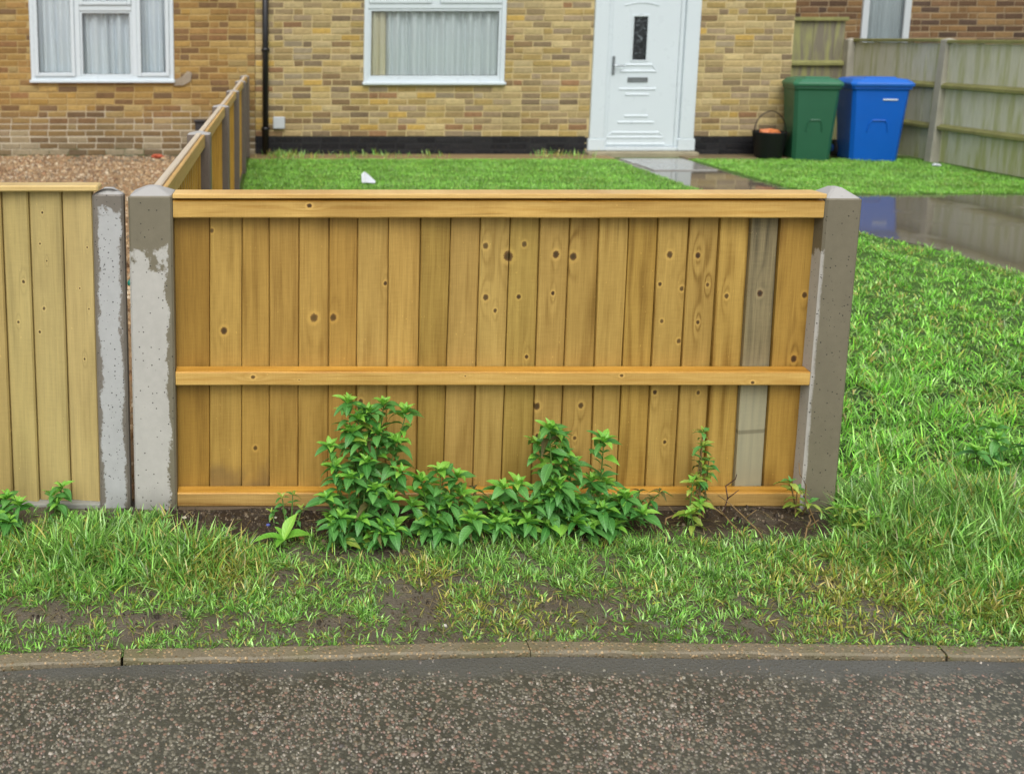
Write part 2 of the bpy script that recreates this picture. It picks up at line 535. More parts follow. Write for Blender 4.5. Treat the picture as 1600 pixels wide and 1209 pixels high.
SOIL = soil_mat()
g = MB().box(-300, 300, -200, 400, -0.4, -0.08).build('ground', plain('distant_ground', srgb(96, 104, 70), 0.9, 0.2, var=0.2, scale=0.3))
tag(g, kind='structure')
def lawn_w(X, Y):
    l_ = (np.clip((Y - 2.72) / 0.1, 0, 1) * np.clip((X + 0.4) * 20, 0, 1) + np.clip((X - 1.75) / 0.25, 0, 1) * np.clip((Y - 2.25) / 0.3, 0, 1)).clip(0, 1)
    h_ = np.clip((Y - 2.46 + 0.05 * fbm(X, Y, 7.0, 2.0)) / 0.08, 0, 1) * (Y < 2.72) * (X > -0.45) * (X < 1.7)
    return np.stack([l_, h_, l_ * 0], -1)

grid('verge', -2.2, 7.6, lambda x: edge_y(x) + 0.029, 2.80, 300, 60, SOIL, gz, lawn_w)
grid('lawn', -2.4, 7.6, 2.80, 11.44, 260, 220, SOIL, gz, lawn_w)


def asphalt_mat():
    t = NT('wet_chipped_asphalt')
    P = t.obj()
    n = t.noise(P, 4.5, 4, 0.6)
    v = t.vor(P, 130)
    vr = t.sep(v[1])
    base = t.mix(n, srgb(56, 56, 49), srgb(86, 85, 74))
    stone = t.mix(vr[0], srgb(78, 76, 66), srgb(136, 131, 115))
    stone = t.mix(t.math('GREATER_THAN', vr[2], 0.91), stone, srgb(144, 118, 102))
    c = t.mix(t.math('MULTIPLY', t.ss(v[0], 0.62, 0.42), t.math('GREATER_THAN', vr[1], 0.22)), base, stone)
    p = t.sep(P)
    c = t.mix(t.ss(t.math('MULTIPLY_ADD', t.noise(P, 9, 3), 0.09, p[1]), 1.965, 2.02), c, t.mix(n, srgb(76, 77, 73), srgb(100, 100, 94)))
    c = t.mix(1.0, c, t.comb(*[t.math('MULTIPLY_ADD', t.noise(P, 2.3, 3), 0.7, 0.66)] * 3), 'MULTIPLY')
    h = t.math('MULTIPLY', t.ss(v[0], 0.6, 0.1), 0.8)
    r = t.math('MULTIPLY_ADD', t.noise(P, 7, 3), 0.5, 0.04)
    return t.done(t.bsdf(c, r, 0.5, 0, t.bump(t.math('ADD', h, t.noise(P, 400, 2)), 0.5, 0.003)))


ASPH = asphalt_mat()
grid('pavement', -4.0, 9.5, -1.5, lambda x: edge_y(x) - 0.007 - 0.003 * fbm(x, x * 0, 9.0, 1.0), 400, 60, ASPH, lambda X, Y: -0.009 + 0.0012 * fbm(X, Y, 3.0, 5.0))

# chippings rolled into the asphalt (uncountable)
def chips(name, n, xr, yr, zf, size, cols, seed, mat, kind='stuff', flat=0.45, wid=None, sig=0.26):
    g = np.random.default_rng(seed)
    x = g.uniform(*xr, n); y = g.uniform(*yr, n)
    if wid is not None:
        k = wid(x, y, g); x, y = x[k], y[k]; n = len(x)
    s = size * np.exp(g.normal(0, sig, n))
    m = 5
    a = g.uniform(0, 6.28, n)[:, None] + np.arange(m)[None, :] * (2 * math.pi / m) + g.normal(0, 0.22, (n, m))
    rr = s[:, None] * g.uniform(0.75, 1.2, (n, m))
    el = g.uniform(0.65, 1.0, n)[:, None]
    ang = g.uniform(0, 6.28, n)[:, None]
    lx, ly = rr * np.cos(a), rr * np.sin(a) * el
    cx, cy = lx * np.cos(ang) - ly * np.sin(ang), lx * np.sin(ang) + ly * np.cos(ang)
    z0 = zf(x, y)
    h = s * flat * g.uniform(0.6, 1.3, n)
    lowr = np.stack([x[:, None] + cx, y[:, None] + cy, np.repeat((z0 - 0.003)[:, None], m, 1)], -1)
    up = np.stack([x[:, None] + cx * 0.62, y[:, None] + cy * 0.62, (z0 + h)[:, None] + g.normal(0, 0.12, (n, m)) * s[:, None] * flat], -1)
    V = np.concatenate([lowr, up], 1).reshape(-1, 3)
    b = (np.arange(n) * 2 * m)[:, None]
    k = np.arange(m)
    side = np.stack([b + k, b + (k + 1) % m, b + m + (k + 1) % m, b + m + k], -1).reshape(-1, 4)
    top = np.concatenate([np.stack([b + m + 0, b + m + 1 + i, b + m + 2 + i], -1).reshape(-1, 3) for i in range(m - 2)])
    ci = np.asarray(cols)[g.integers(0, len(cols), n)] * g.uniform(0.6, 1.1, (n, 1))
    me = np_mesh(name, V, top, side, np.repeat(ci, 2 * m, 0))
    return tag(link(name, me, mat), kind=kind)


CHIP = vcol_mat('damp_stone_chips', 0.36, 0.4, noise_amt=0.25, nscale=300)
pz = lambda x, y: np.full(len(x), -0.009)
def chip_keep(x, y, g):
    d = edge_y(x) - y
    dens = np.clip((d - 0.02) / 0.10, 0.06, 1) * (0.5 + 0.6 * fbm(x, y, 3.5, 8.0)).clip(0.15, 1)
    return g.uniform(0, 1, len(x)) < dens
chip_cols = [srgb(140, 136, 120), srgb(154, 149, 133), srgb(130, 126, 112), srgb(146, 128, 114), srgb(150, 120, 106), srgb(112, 104, 94), srgb(126, 118, 106), srgb(172, 163, 149), srgb(98, 92, 84), srgb(140, 126, 104)]
tag(chips('asphalt_chippings', 33000, (-1.0, 2.2), (1.42, 2.02), pz, 0.0036, chip_cols, 3, CHIP, wid=chip_keep), 'pale and pink stone chippings set in the dark wet pavement', 'chippings')

# concrete edging kerb: one object per length
def edging_mat():
    t = NT('mossy_edging_concrete')
    P = t.obj()
    v = t.vor(P, 120); vr = t.sep(v[1])
    n = t.noise(P, 10, 4, 0.6)
    base = t.mix(n, srgb(104, 95, 76), srgb(140, 130, 108))
    base = t.mix(t.math('MULTIPLY', t.ss(t.noise(P, 5, 3), 0.45, 0.65), 0.45), base, srgb(92, 92, 46))
    st = t.mix(vr[0], srgb(120, 100, 70), srgb(190, 164, 124))
    c = t.mix(t.math('MULTIPLY', t.ss(v[0], 0.45, 0.28), t.math('GREATER_THAN', vr[1], 0.35)), base, st)
    return t.done(t.bsdf(c, 0.5, 0.45, 0, t.bump(t.math('ADD', t.ss(v[0], 0.5, 0.1), t.noise(P, 200, 4)), 0.6, 0.003)))
EDG = edging_mat()
kerb = thing('edging_kerb', (0.0, 2.0, 0), 'low mossy concrete edging kerb between the grass verge and pavement', 'kerb')
for i in range(len(EDGE) - 1):
    (xa, ya), (xb, yb) = EDGE[i], EDGE[i + 1]
    L = math.hypot(xb - xa, yb - ya)
    M = Matrix.Translation((xa, ya, 0)) @ Matrix.Rotation(math.atan2(yb - ya, xb - xa), 4, 'Z')
    m = MB()
    n = max(2, int(L / 0.06))
    # uneven worn front arris: a strip of sections
    sec = []
    for k in range(n + 1):
        ja, jb = (0.0006 if i == 3 else 0.003), (0.0006 if i == 2 else 0.003)
        s = ja + (L - ja - jb) * k / n
        w = rnd.gauss(0, 0.0016)
        sec.append([(s, -0.004 + w, -0.06), (s, w, -0.004 + rnd.gauss(0, .001)), (s, 0.004 + w, 0.0005 + rnd.gauss(0, .0006)), (s, 0.034, 0.002 + rnd.gauss(0, .0010)), (s, 0.036, -0.06)])
    v = [p for q in sec for p in q]
    f = [(k * 5 + j, (k + 1) * 5 + j, (k + 1) * 5 + j + 1, k * 5 + j + 1) for k in range(n) for j in range(4)] + [(0, 1, 2, 3, 4), tuple(n * 5 + j for j in (4, 3, 2, 1, 0))]
    m.add(v, f, M).build('kerb_length', EDG, kerb)

# wet drive and path, door pad, gravel
def wet_mat():
    t = NT('wet_tarmac_with_puddles')
    P = t.obj()
    n = t.noise(P, 1.1, 3, 0.5); n2 = t.noise(P, 70, 4, 0.6)
    c = t.mix(n2, srgb(96, 89, 78), srgb(140, 131, 116))
    pud = t.ss(n, 0.35, 0.46)
    c = t.mix(t.math('MULTIPLY', pud, 0.5), c, srgb(92, 84, 72))
    r = t.math('MULTIPLY_ADD', pud, -0.28, 0.33)
    b = t.math('MULTIPLY', t.math('SUBTRACT', 1.03, pud), n2)
    return t.done(t.bsdf(c, r, 0.7, 0, t.bump(t.math('ADD', b, t.math('MULTIPLY', t.noise(P, 6, 2), 0.15)), 0.16, 0.01)))
WET = wet_mat()
me = bpy.data.meshes.new('driveway')
me.from_pydata([(x, y, 0.0) for x, y in DRIVE] + [(x, y, -0.05) for x, y in DRIVE], [],
               [tuple(range(len(DRIVE)))] + [(i, len(DRIVE) + i, len(DRIVE) + (i + 1) % len(DRIVE), (i + 1) % len(DRIVE)) for i in range(len(DRIVE))])
me.update()
tag(link('driveway', me, WET), kind='structure')
FLAG = plain('flagstone_door_reflection', srgb(146, 146, 142), 0.16, 0.6, var=0.18, scale=6, bump=0.12)  # pale tone has the white door's reflection in the wet flags painted in
pad = thing('flagstone_pad', (4.3, 10.6, 0), 'wet flagstones before the white front door, coloured pale with its reflection', 'paving')
for (x0, x1, y0, y1) in ((3.98, 4.70, 10.62, 11.02), (4.00, 4.68, 10.05, 10.605)):
    MB().box(x0, x1, y0, y1, -0.02, 0.012, ch=0.006).build('flagstone', FLAG, pad)
tag(MB().box(-0.3, 3.94, 11.02, 11.44, -0.05, 0.012, ch=0.008).build('wall_foot_strip', plain('tan_concrete', srgb(140, 120, 84), 0.7, 0.3, var=0.25, scale=4, bump=0.3)), kind='structure')
tag(MB().box(4.77, 6.4, 11.06, 11.44, -0.05, 0.010, ch=0.008).build('wall_foot_strip', plain('tan_concrete_right', srgb(118, 104, 76), 0.6, 0.3, var=0.25, scale=4, bump=0.3)), kind='structure')

GRAV = plain('gravel_bed', srgb(150, 124, 92), 0.8, 0.2, var=0.35, scale=45, bump=0.8)
tag(MB().box(-9, -0.425, FY + 0.12, 11.44, -0.08, -0.012).build('gravel_bed', GRAV), kind='structure')
gv_cols = [srgb(176, 146, 108), srgb(150, 118, 84), srgb(196, 172, 138), srgb(128, 100, 74), srgb(168, 130, 96), srgb(188, 160, 120), srgb(140, 122, 100), srgb(205, 188, 160)]
STONE = vcol_mat('gravel_stone', 0.6, 0.35, noise_amt=0.2, nscale=80)
tag(chips('gravel', 14000, (-4.6, -0.44), (7.6, 11.38), lambda x, y: np.full(len(x), -0.012) + 0.012 * fbm(x, y, 2.5, 2.0), 0.013, gv_cols, 11, STONE, flat=0.8), 'tan gravel covering the front garden behind the pale fence', 'gravel')
tag(chips('gravel', 4000, (-1.6, -0.44), (2.80, 7.6), lambda x, y: np.full(len(x), -0.012), 0.0155, gv_cols, 12, STONE, flat=0.8), 'tan gravel seen through the gap between two concrete posts', 'gravel')


# ---------------------------------------------------------------- houses
BRICK_O = brick_mat('stock_brick', True)
BRICK_S = brick_mat('stock_brick_field', False)
MORTAR = plain('sandy_mortar', srgb(196, 178, 134), 0.9, 0.15, var=0.14, scale=12, bump=0.4)
MORTAR_D = plain('weathered_mortar', srgb(158, 140, 112), 0.9, 0.15, var=0.18, scale=7, bump=0.4)
UPVC = plain('white_upvc', srgb(204, 214, 219), 0.3, 0.5, var=0.03, scale=3)
UPVC_OLD = plain('grey_white_upvc', srgb(190, 196, 200), 0.4, 0.5, var=0.05, scale=3)
GLASS = glass('window_glass')
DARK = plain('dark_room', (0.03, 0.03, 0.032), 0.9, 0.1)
SEAL = plain('black_seal', (0.02, 0.02, 0.022), 0.6, 0.3)

brick_meshes = []
for k in range(5):
    r2 = random.Random(40 + k)
    j = lambda a=0.0014: r2.uniform(-a, a)
    c = 0.006
    back = [(-.5, 0.03, -.5), (.5, 0.03, -.5), (.5, 0.03, .5), (-.5, 0.03, .5)]
    mid = [(-.5 + j(.008), c + j(), -.5 + j(.03)), (.5 + j(.008), c + j(), -.5 + j(.03)), (.5 + j(.008), c + j(), .5 + j(.03)), (-.5 + j(.008), c + j(), .5 + j(.03))]
    fr = [(-.475 + j(.008), j(), -.42 + j(.03)), (.475 + j(.008), j(), -.42 + j(.03)), (.475 + j(.008), j(), .42 + j(.03)), (-.475 + j(.008), j(), .42 + j(.03))]
    vv = back + mid + fr
    ff = [(8, 9, 10, 11)] + [(4 + i, 4 + (i + 1) % 4, 8 + (i + 1) % 4, 8 + i) for i in range(4)] + [(i, (i + 1) % 4, 4 + (i + 1) % 4, 4 + i) for i in range(4)]
    me = bpy.data.meshes.new('brick')
    me.from_pydata(vv, [], ff); me.update(); me.materials.append(BRICK_O)
    brick_meshes.append((me, vv, ff))


def lay_bricks(parent, x0, x1, z0, z1, Y, holes, palette, focus, seed, maxn=300, course=0.0755, L=0.216, joint=0.0135, cmod=None):
    """stock bricks in courses round the openings; the 300 best seen become parts, the rest one field"""
    r = random.Random(seed)
    out = []
    nz = int((z1 - z0) / course)
    for c in range(nz):
        zb = z0 + c * course
        x = x0 - (L + joint) * (0.5 if c % 2 else 0.0) + r.uniform(-.008, .008)
        while x < x1:
            ln = L if r.random() > 0.14 else 0.1025
            a, b = max(x, x0), min(x + ln, x1)
            for (hx0, hx1, hz0, hz1) in holes:
                if zb + course > hz0 + 0.03 and zb < hz1 - 0.01:
                    if a < hx0 < b: b = hx0 - 0.004
                    elif a < hx1 < b: a = hx1 + 0.004
                    elif hx0 <= a and b <= hx1: b = a
            if b - a > 0.03:
                cx, cz = (a + b) / 2, zb + (course - joint) / 2
                cc = list(r.choice(palette))
                k = r.uniform(0.88, 1.14)
                mean_ = [sum(q[j] for q in palette) / len(palette) for j in range(3)]
                cc = [a_ * 0.82 + b_ * 0.18 for a_, b_ in zip(cc, mean_)]
                cc = [min(1, q * k * w_) for q, w_ in zip(cc, (1.0, 1.0, 1.02))]
                if cmod: cc = cmod(cx, cz, cc, r)
                out.append((cx, cz + r.uniform(-.0018, .0018), b - a - 0.001 * r.random(), (course - joint) * r.uniform(0.95, 1.03), Y - 0.0075 + r.uniform(-.002, .0025), cc, r.randrange(5)))
            x += ln + joint * r.uniform(0.55, 0.95)
    fx, fz, vis = focus
    out.sort(key=lambda q: (not vis(q[0], q[1]), (q[0] - fx) ** 2 + (q[1] - fz) ** 2))
    for (cx, cz, w, h, y, cc, k) in out[:maxn]:
        o = bpy.data.objects.new('brick', brick_meshes[k][0])
        o.matrix_world = Matrix.Translation((cx, y, cz)) @ Matrix.Diagonal((w, 1, h, 1))
        o.color = (*cc, 1)
        col.objects.link(o)
        o.parent = parent
    V, F, C = [], [], []
    for (cx, cz, w, h, y, cc, k) in out[maxn:]:
        n = len(V)
        _, vv, ff = brick_meshes[k]
        V += [(cx + p[0] * w, y + p[1], cz + p[2] * h) for p in vv]
        F += [tuple(i + n for i in f) for f in ff]
        C += [cc] * len(vv)
    if V:
        me = bpy.data.meshes.new('brickwork')
        me.from_pydata(V, [], F); me.update()
        at = me.attributes.new('col', 'FLOAT_COLOR', 'POINT')
        at.data.foreach_set('color', np.concatenate([np.array(C, np.float32), np.ones((len(C), 1), np.float32)], 1).ravel())
        tag(link('brickwork', me, BRICK_S, parent), kind='stuff')


def wall_mesh(m, x0, x1, z0, z1, Y, T, holes):
    """mortar backing with openings"""
    xs = sorted({x0, x1, *[h[0] for h in holes], *[h[1] for h in holes]})
    for a, b in zip(xs, xs[1:]):
        hs_ = [h for h in holes if h[0] <= a and b <= h[1]]
        if not hs_:
            m.box(a, b, Y, Y + T, z0, z1)
        else:
            h = hs_[0]
            if h[2] > z0: m.box(a, b, Y, Y + T, z0, h[2])
            if h[3] < z1: m.box(a, b, Y, Y + T, h[3], z1)


def frame_rect(m, x0, x1, z0, z1, y0, y1, w, ch=0.006):
    m.box(x0, x0 + w, y0, y1, z0, z1, ch=ch); m.box(x1 - w, x1, y0, y1, z0, z1, ch=ch)
    m.box(x0 + w - .001, x1 - w + .001, y0 + .001, y1, z0, z0 + w, ch=ch); m.box(x0 + w - .001, x1 - w + .001, y0 + .001, y1, z1 - w, z1, ch=ch)


def pane(parent, x0, x1, z0, z1, y, mat=None):
    MB().box(x0, x1, y, y + 0.006, z0, z1).build('pane', mat or GLASS, parent)
    s = MB()
    frame_rect(s, x0 - .001, x1 + .001, z0 - .001, z1 + .001, y - 0.006, y + 0.001, 0.006, ch=0)
    s.build('glazing_seal', SEAL, parent)


def curtain(name, x0, x1, z0, z1, y, c, label, seed, depth=0.022, folds=16, tr=0.06):
    n = int((x1 - x0) / 0.008)
    g_ = np.random.default_rng(seed)
    xs = np.linspace(x0, x1, n)
    ph = np.cumsum(g_.uniform(0.4, 1.7, n)); ph = ph / ph[-1] * folds * 2 * math.pi
    rows = 8
    V = []
    for k in range(rows):
        zz = z0 + (z1 - z0) * k / (rows - 1)
        amp = depth * (1.0 - 0.25 * k / rows)
        V.append(np.stack([xs + 0.012 * np.sin(ph * 0.5 + k * .15), y + amp * np.sin(ph + 0.12 * k) + 0.4 * amp * np.sin(ph * 0.37 + 1), np.full(n, zz)], -1))
    V = np.concatenate(V)
    i = np.arange(n * rows).reshape(rows, n)
    F = np.stack([i[:-1, :-1], i[:-1, 1:], i[1:, 1:], i[1:, :-1]], -1).reshape(-1, 4)
    t = NT(name + '_cloth')
    cc = t.mix(t.noise(t.obj(), 900, 2), tuple(q * 0.85 for q in c), c)
    b = t.bsdf(cc, 0.9, 0.1)
    tl = t.node('BsdfTranslucent'); t.set(tl.inputs[0], c)
    mx = t.node('MixShader'); t.set(mx.inputs[0], tr)
    t.t.links.new(b, mx.inputs[1]); t.t.links.new(tl.outputs[0], mx.inputs[2])
    o = link(name, np_mesh(name, V, None, F), t.done(mx.outputs[0]), None, True)
    return tag(o, label, 'curtain')


HY = 11.42
YEL = [srgb(176, 152, 92), srgb(166, 144, 92), srgb(158, 136, 92), srgb(178, 158, 108), srgb(168, 148, 108), srgb(150, 130, 88), srgb(182, 150, 76), srgb(156, 140, 108), srgb(172, 156, 116), srgb(122, 100, 72), srgb(140, 104, 74), srgb(110, 96, 78), srgb(148, 136, 112), srgb(160, 140, 84)]
BUFF = [srgb(170, 150, 106), srgb(160, 142, 100), srgb(176, 158, 116), srgb(150, 132, 98), srgb(164, 142, 90), srgb(138, 120, 92), srgb(180, 162, 116), srgb(156, 138, 110)]
BRN = [srgb(166, 138, 82), srgb(158, 128, 72), srgb(154, 122, 66), srgb(144, 112, 64), srgb(164, 132, 70), srgb(130, 100, 62), srgb(118, 90, 62), srgb(172, 144, 86), srgb(152, 120, 72), srgb(106, 84, 62), srgb(134, 98, 64), srgb(160, 140, 92)]
BLACKP = [srgb(34, 34, 37), srgb(28, 28, 31), srgb(40, 40, 42)]

# --- the house with the white door
house = thing('terraced_house', (3.0, HY, 0), 'yellow stock brick house with white front door and black painted plinth', 'house')
HW = (1.045, 2.71, 0.86, 2.10)               # window opening
HD = (3.745, 4.985, 0.0, 2.2)                # door opening
HX0, HX1, HZ1 = -0.235, 6.10, 2.75
w = MB()
wall_mesh(w, HX0, HX1, -0.1, HZ1, HY, 0.25, [HW, (3.85, 4.9, -0.1, 2.2)])
w.box(HX1 - 0.25, HX1 - 0.001, HY + 0.251, HY + 6, -0.1, HZ1 - .001)
wall = w.build('wall', MORTAR, house)


def yel_mod(x, z, c, r):
    if z < 0.226:
        return list(r.choice(BLACKP))
    if x > 3.0 or (x > 1.5 and z < 0.8) or (x < 1.05 and z > 1.35):
        if r.random() < 0.72:
            k = r.uniform(0.82, 1.15)
            c = [q * k for q in r.choice(BUFF)]
    return c


lay_bricks(wall, HX0, HX1, 0.0, HZ1, HY, [HW, HD], YEL, (2.6, 0.9, lambda x, z: z < 1.9), 5, cmod=yel_mod)
# side return of the wall is plain brick seen edge-on; black paint skin over the plinth joints
MB().box(HX0, 3.70, HY - 0.0045, HY - 0.0005, 0.0, 0.2255).build('plinth_paint', plain('black_bitumen_paint', srgb(30, 30, 33), 0.5, 0.4, var=0.25, scale=9, bump=0.3), house)
MB().box(5.0, HX1, HY - 0.0045, HY - 0.0005, 0.0, 0.2255).build('plinth_paint', plain('black_bitumen_paint_right', srgb(30, 30, 33), 0.5, 0.4, var=0.25, scale=9, bump=0.3), house)

# window: frame, two top lights, one big pane
wm = MB()
x0, x1, z0, z1 = HW
frame_rect(wm, x0, x1, z0, z1, HY - 0.02, HY + 0.05, 0.055)
wm.box(x0 + .05, x1 - .05, HY - 0.017, HY + 0.05, 1.725, 1.785, ch=0.005)
wm.box(1.83, 1.93, HY - 0.015, HY + 0.05, 1.784, 2.05, ch=0.005)
win = wm.build('window', UPVC, house)
s = MB(); frame_rect(s, x0 + .056, 1.829, 1.786, 2.044, HY - 0.032, HY + 0.02, 0.042); s.build('top_light', UPVC, win)
s = MB(); frame_rect(s, 1.931, x1 - .056, 1.786, 2.044, HY - 0.032, HY + 0.02, 0.042); s.build('top_light', UPVC, win)
s = MB(); frame_rect(s, x0 + .056, x1 - .056, 0.916, 1.724, HY - 0.008, HY + 0.02, 0.028, ch=.004); s.build('glazing_bead', UPVC, win)
pane(win, x0 + .084, x1 - .084, 0.944, 1.696, HY + 0.012)
pane(win, x0 + .098, 1.787, 1.828, 2.002, HY + 0.0)
pane(win, 1.973, x1 - .098, 1.828, 2.002, HY + 0.0)
MB().box(x0 - .015, x1 + .015, HY - 0.062, HY + 0.04, 0.838, 0.872, ch=0.006).build('sill', UPVC, win)
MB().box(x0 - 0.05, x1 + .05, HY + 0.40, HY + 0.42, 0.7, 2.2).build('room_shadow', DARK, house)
curtain('net_curtain', 1.27, 2.66, 0.90, 2.08, HY + 0.075, srgb(222, 228, 230), 'pale blue grey net curtain behind the window beside the white door', 2, folds=13, depth=0.03)
curtain('side_curtain', 1.10, 1.31, 0.90, 2.08, HY + 0.06, srgb(222, 214, 186), 'narrow cream curtain drawn to the left edge of the window', 3, folds=5, depth=0.02)

# front door
dm = MB()
dfy = HY - 0.035
dm.box(3.745, 3.915, dfy, HY + 0.06, 0.20, 2.2, ch=0.006)
dm.box(4.815, 4.985, dfy, HY + 0.06, 0.20, 2.2, ch=0.006)
dm.box(3.725, 3.93, dfy - 0.008, HY + 0.06, 0.055, 0.20, ch=0.008)
dm.box(4.80, 5.005, dfy - 0.008, HY + 0.06, 0.055, 0.20, ch=0.008)
dm.box(3.745, 4.985, dfy - .002, HY + 0.06, 2.2, 2.32, ch=0.006)
dframe = dm.build('door_frame', UPVC, house)
s = MB(); s.box(3.916, 3.965, HY - 0.004, HY + 0.07, 0.10, 2.2, ch=.006); s.box(4.765, 4.814, HY - 0.004, HY + 0.07, 0.10, 2.2, ch=.006); s.box(3.93, 4.80, HY - 0.03, HY + 0.07, 0.055, 0.10, ch=.006)
s.build('door_lining', UPVC, dframe)
DX0, DX1, DY = 3.967, 4.763, HY + 0.012
gx0, gx1, gz0, gz1 = 4.215, 4.385, 1.125, 1.645
s = MB()
s.box(DX0, gx0, DY, DY + 0.05, 0.105, 2.19); s.box(gx1, DX1, DY, DY + 0.05, 0.105, 2.19)
s.box(gx0, gx1, DY, DY + 0.05, 0.105, gz0); s.box(gx0, gx1, DY, DY + 0.05, gz1 + 0.03, 2.19)
# arched head of the glass opening
s.add([(gx0, DY, gz1 + .03), (gx0, DY, gz1), (gx0 + .045, DY, gz1 + .012), (gx0 + .085, DY, gz1 + .016), (gx1 - .045, DY, gz1 + .012), (gx1, DY, gz1), (gx1, DY, gz1 + .03)], [(0, 1, 2, 3, 4, 5, 6)])
door = s.build('door', UPVC, house)


def obscure_glass():
    t = NT('obscured_dark_glass')
    P = t.obj()
    n = t.noise(P, 16, 4, 0.6, 1.5)
    c = t.mix(t.ss(n, 0.5, 0.72), srgb(24, 30, 34), srgb(120, 130, 134))
    return t.done(t.bsdf(c, 0.18, 0.6, 0, t.bump(n, 0.6, 0.01)))


MB().box(gx0, gx1, DY + 0.018, DY + 0.026, gz0, gz1 + .02).build('pane', obscure_glass(), door)
s = MB(); frame_rect(s, gx0 - 0.018, gx1 + 0.018, gz0 - 0.018, gz1 + 0.012, DY - 0.008, DY + 0.004, 0.022, ch=.004); s.build('glazing_bead', UPVC, door)
# raised mouldings
def ridge(xa, xb, z, h=0.016, d=0.011):
    MB().prism([(DY + 0.002, z - h), (DY - d, z - h * 0.55), (DY - d * 0.8, z + h * 0.2), (DY + 0.002, z + h)], xa, xb, 'x').build('moulding', UPVC, door)
ccx = 4.30
for half, z in ((0.155, 1.075), (0.215, 1.00), (0.215, 0.79), (0.14, 0.725), (0.14, 0.47), (0.215, 0.395), (0.28, 0.27), (0.34, 0.215), (0.36, 0.135)):
    ridge(ccx - half, ccx + half, z)
for sx in (-1, 1):
    s = MB(); s.tube([(ccx + sx * .155, DY - .002, 1.075), (ccx + sx * .215, DY - .002, 1.00)], 0.007, 6); s.build('moulding', UPVC, door)
    s = MB(); s.tube([(ccx + sx * .28, DY - .002, 0.27), (ccx + sx * .34, DY - .002, 0.215)], 0.007, 6); s.build('moulding', UPVC, door)
arc = [(ccx - 0.2 + 0.4 * k / 12, DY - .002, 1.765 + 0.03 * (1 - ((k - 6) / 6) ** 2)) for k in range(13)]
MB().tube(arc, 0.007, 6).build('moulding', UPVC, door)
CHROME = plain('satin_chrome', srgb(150, 156, 160), 0.3, 0.5, 0.9, var=0.08, scale=20)
s = MB(); s.box(3.985, 4.017, DY - 0.014, DY + .001, 0.955, 1.175, ch=.004)
s.tube([(4.001, DY - .012, 1.065), (4.001, DY - .05, 1.065), (4.03, DY - .055, 1.065), (4.11, DY - .055, 1.062)], 0.0095, 8)
s.build('handle', CHROME, door)
s = MB(); frame_rect(s, 4.175, 4.415, 0.868, 0.925, DY - .012, DY + .001, 0.011, ch=.003); s.box(4.187, 4.403, DY - .006, DY + .001, 0.880, 0.913); s.build('letter_plate', CHROME, door)
MB().box(3.70, 5.01, HY - 0.16, HY + 0.06, -0.05, 0.052, ch=0.012).build('door_step', plain('worn_step_concrete', srgb(150, 142, 118), 0.7, 0.3, var=0.3, scale=8, bump=0.5), house)

# downpipe, meter box
PIPE = plain('black_pvc_pipe', srgb(24, 24, 27), 0.35, 0.5, var=0.1)
s = MB(); s.tube([(-0.115, HY - 0.055, 0.02), (-0.115, HY - 0.055, 2.7)], 0.036, 12)
for z in (0.32, 1.25, 2.2): s.tube([(-0.115, HY - 0.055, z - .02), (-0.115, HY - 0.055, z + .02)], 0.042, 12); s.box(-0.165, -0.065, HY - 0.03, HY - 0.002, z - .018, z + .018)
s.build('drainpipe', PIPE, house, True)
MB().box(-0.025, 0.115, HY - 0.06, HY - 0.004, 0.32, 0.46, ch=0.006).build('meter_box', plain('pale_grey_plastic', srgb(186, 192, 196), 0.5, 0.4, var=0.04), house)

# --- the neighbour's house on the left
lh = thing('terraced_house', (-2.5, HY, 0), 'brown stock brick house with three light white window behind gravel garden', 'house')
LW = (-2.885, -1.195, 0.885, 2.10)
LX0, LX1 = -6.2, -0.24
def pale_foot():
    t = NT('brown_mortar_pale_foot')
    P = t.obj()
    z = t.math('MULTIPLY_ADD', t.noise(P, 4, 4), 0.5, t.sep(P)[2])
    c = t.mix(t.noise(P, 20, 4), srgb(162, 138, 92), srgb(190, 166, 116))
    c = t.mix(t.ss(z, 0.86, 0.62), c, srgb(196, 186, 164))
    c = t.mix(t.ss(z, 0.36, 0.25), c, srgb(100, 104, 72))
    return t.done(t.bsdf(c, 0.9, 0.15, 0, t.bump(t.noise(P, 60, 4), 0.4, 0.004)))
MORTAR_L = pale_foot()
w = MB(); wall_mesh(w, LX0, LX1, -0.1, HZ1, HY + 0.004, 0.25, [LW]); lwall = w.build('wall', MORTAR_L, lh)


def brn_mod(x, z, c, r):
    if z < 0.62 - 0.12 * r.random():
        k = max(0, min(1, (0.62 - z) / 0.5))
        g_ = r.choice([srgb(128, 112, 84), srgb(108, 92, 70), srgb(150, 138, 112), srgb(120, 100, 70)])
        c = [a * (1 - k) + b * k for a, b in zip(c, g_)]
    return c


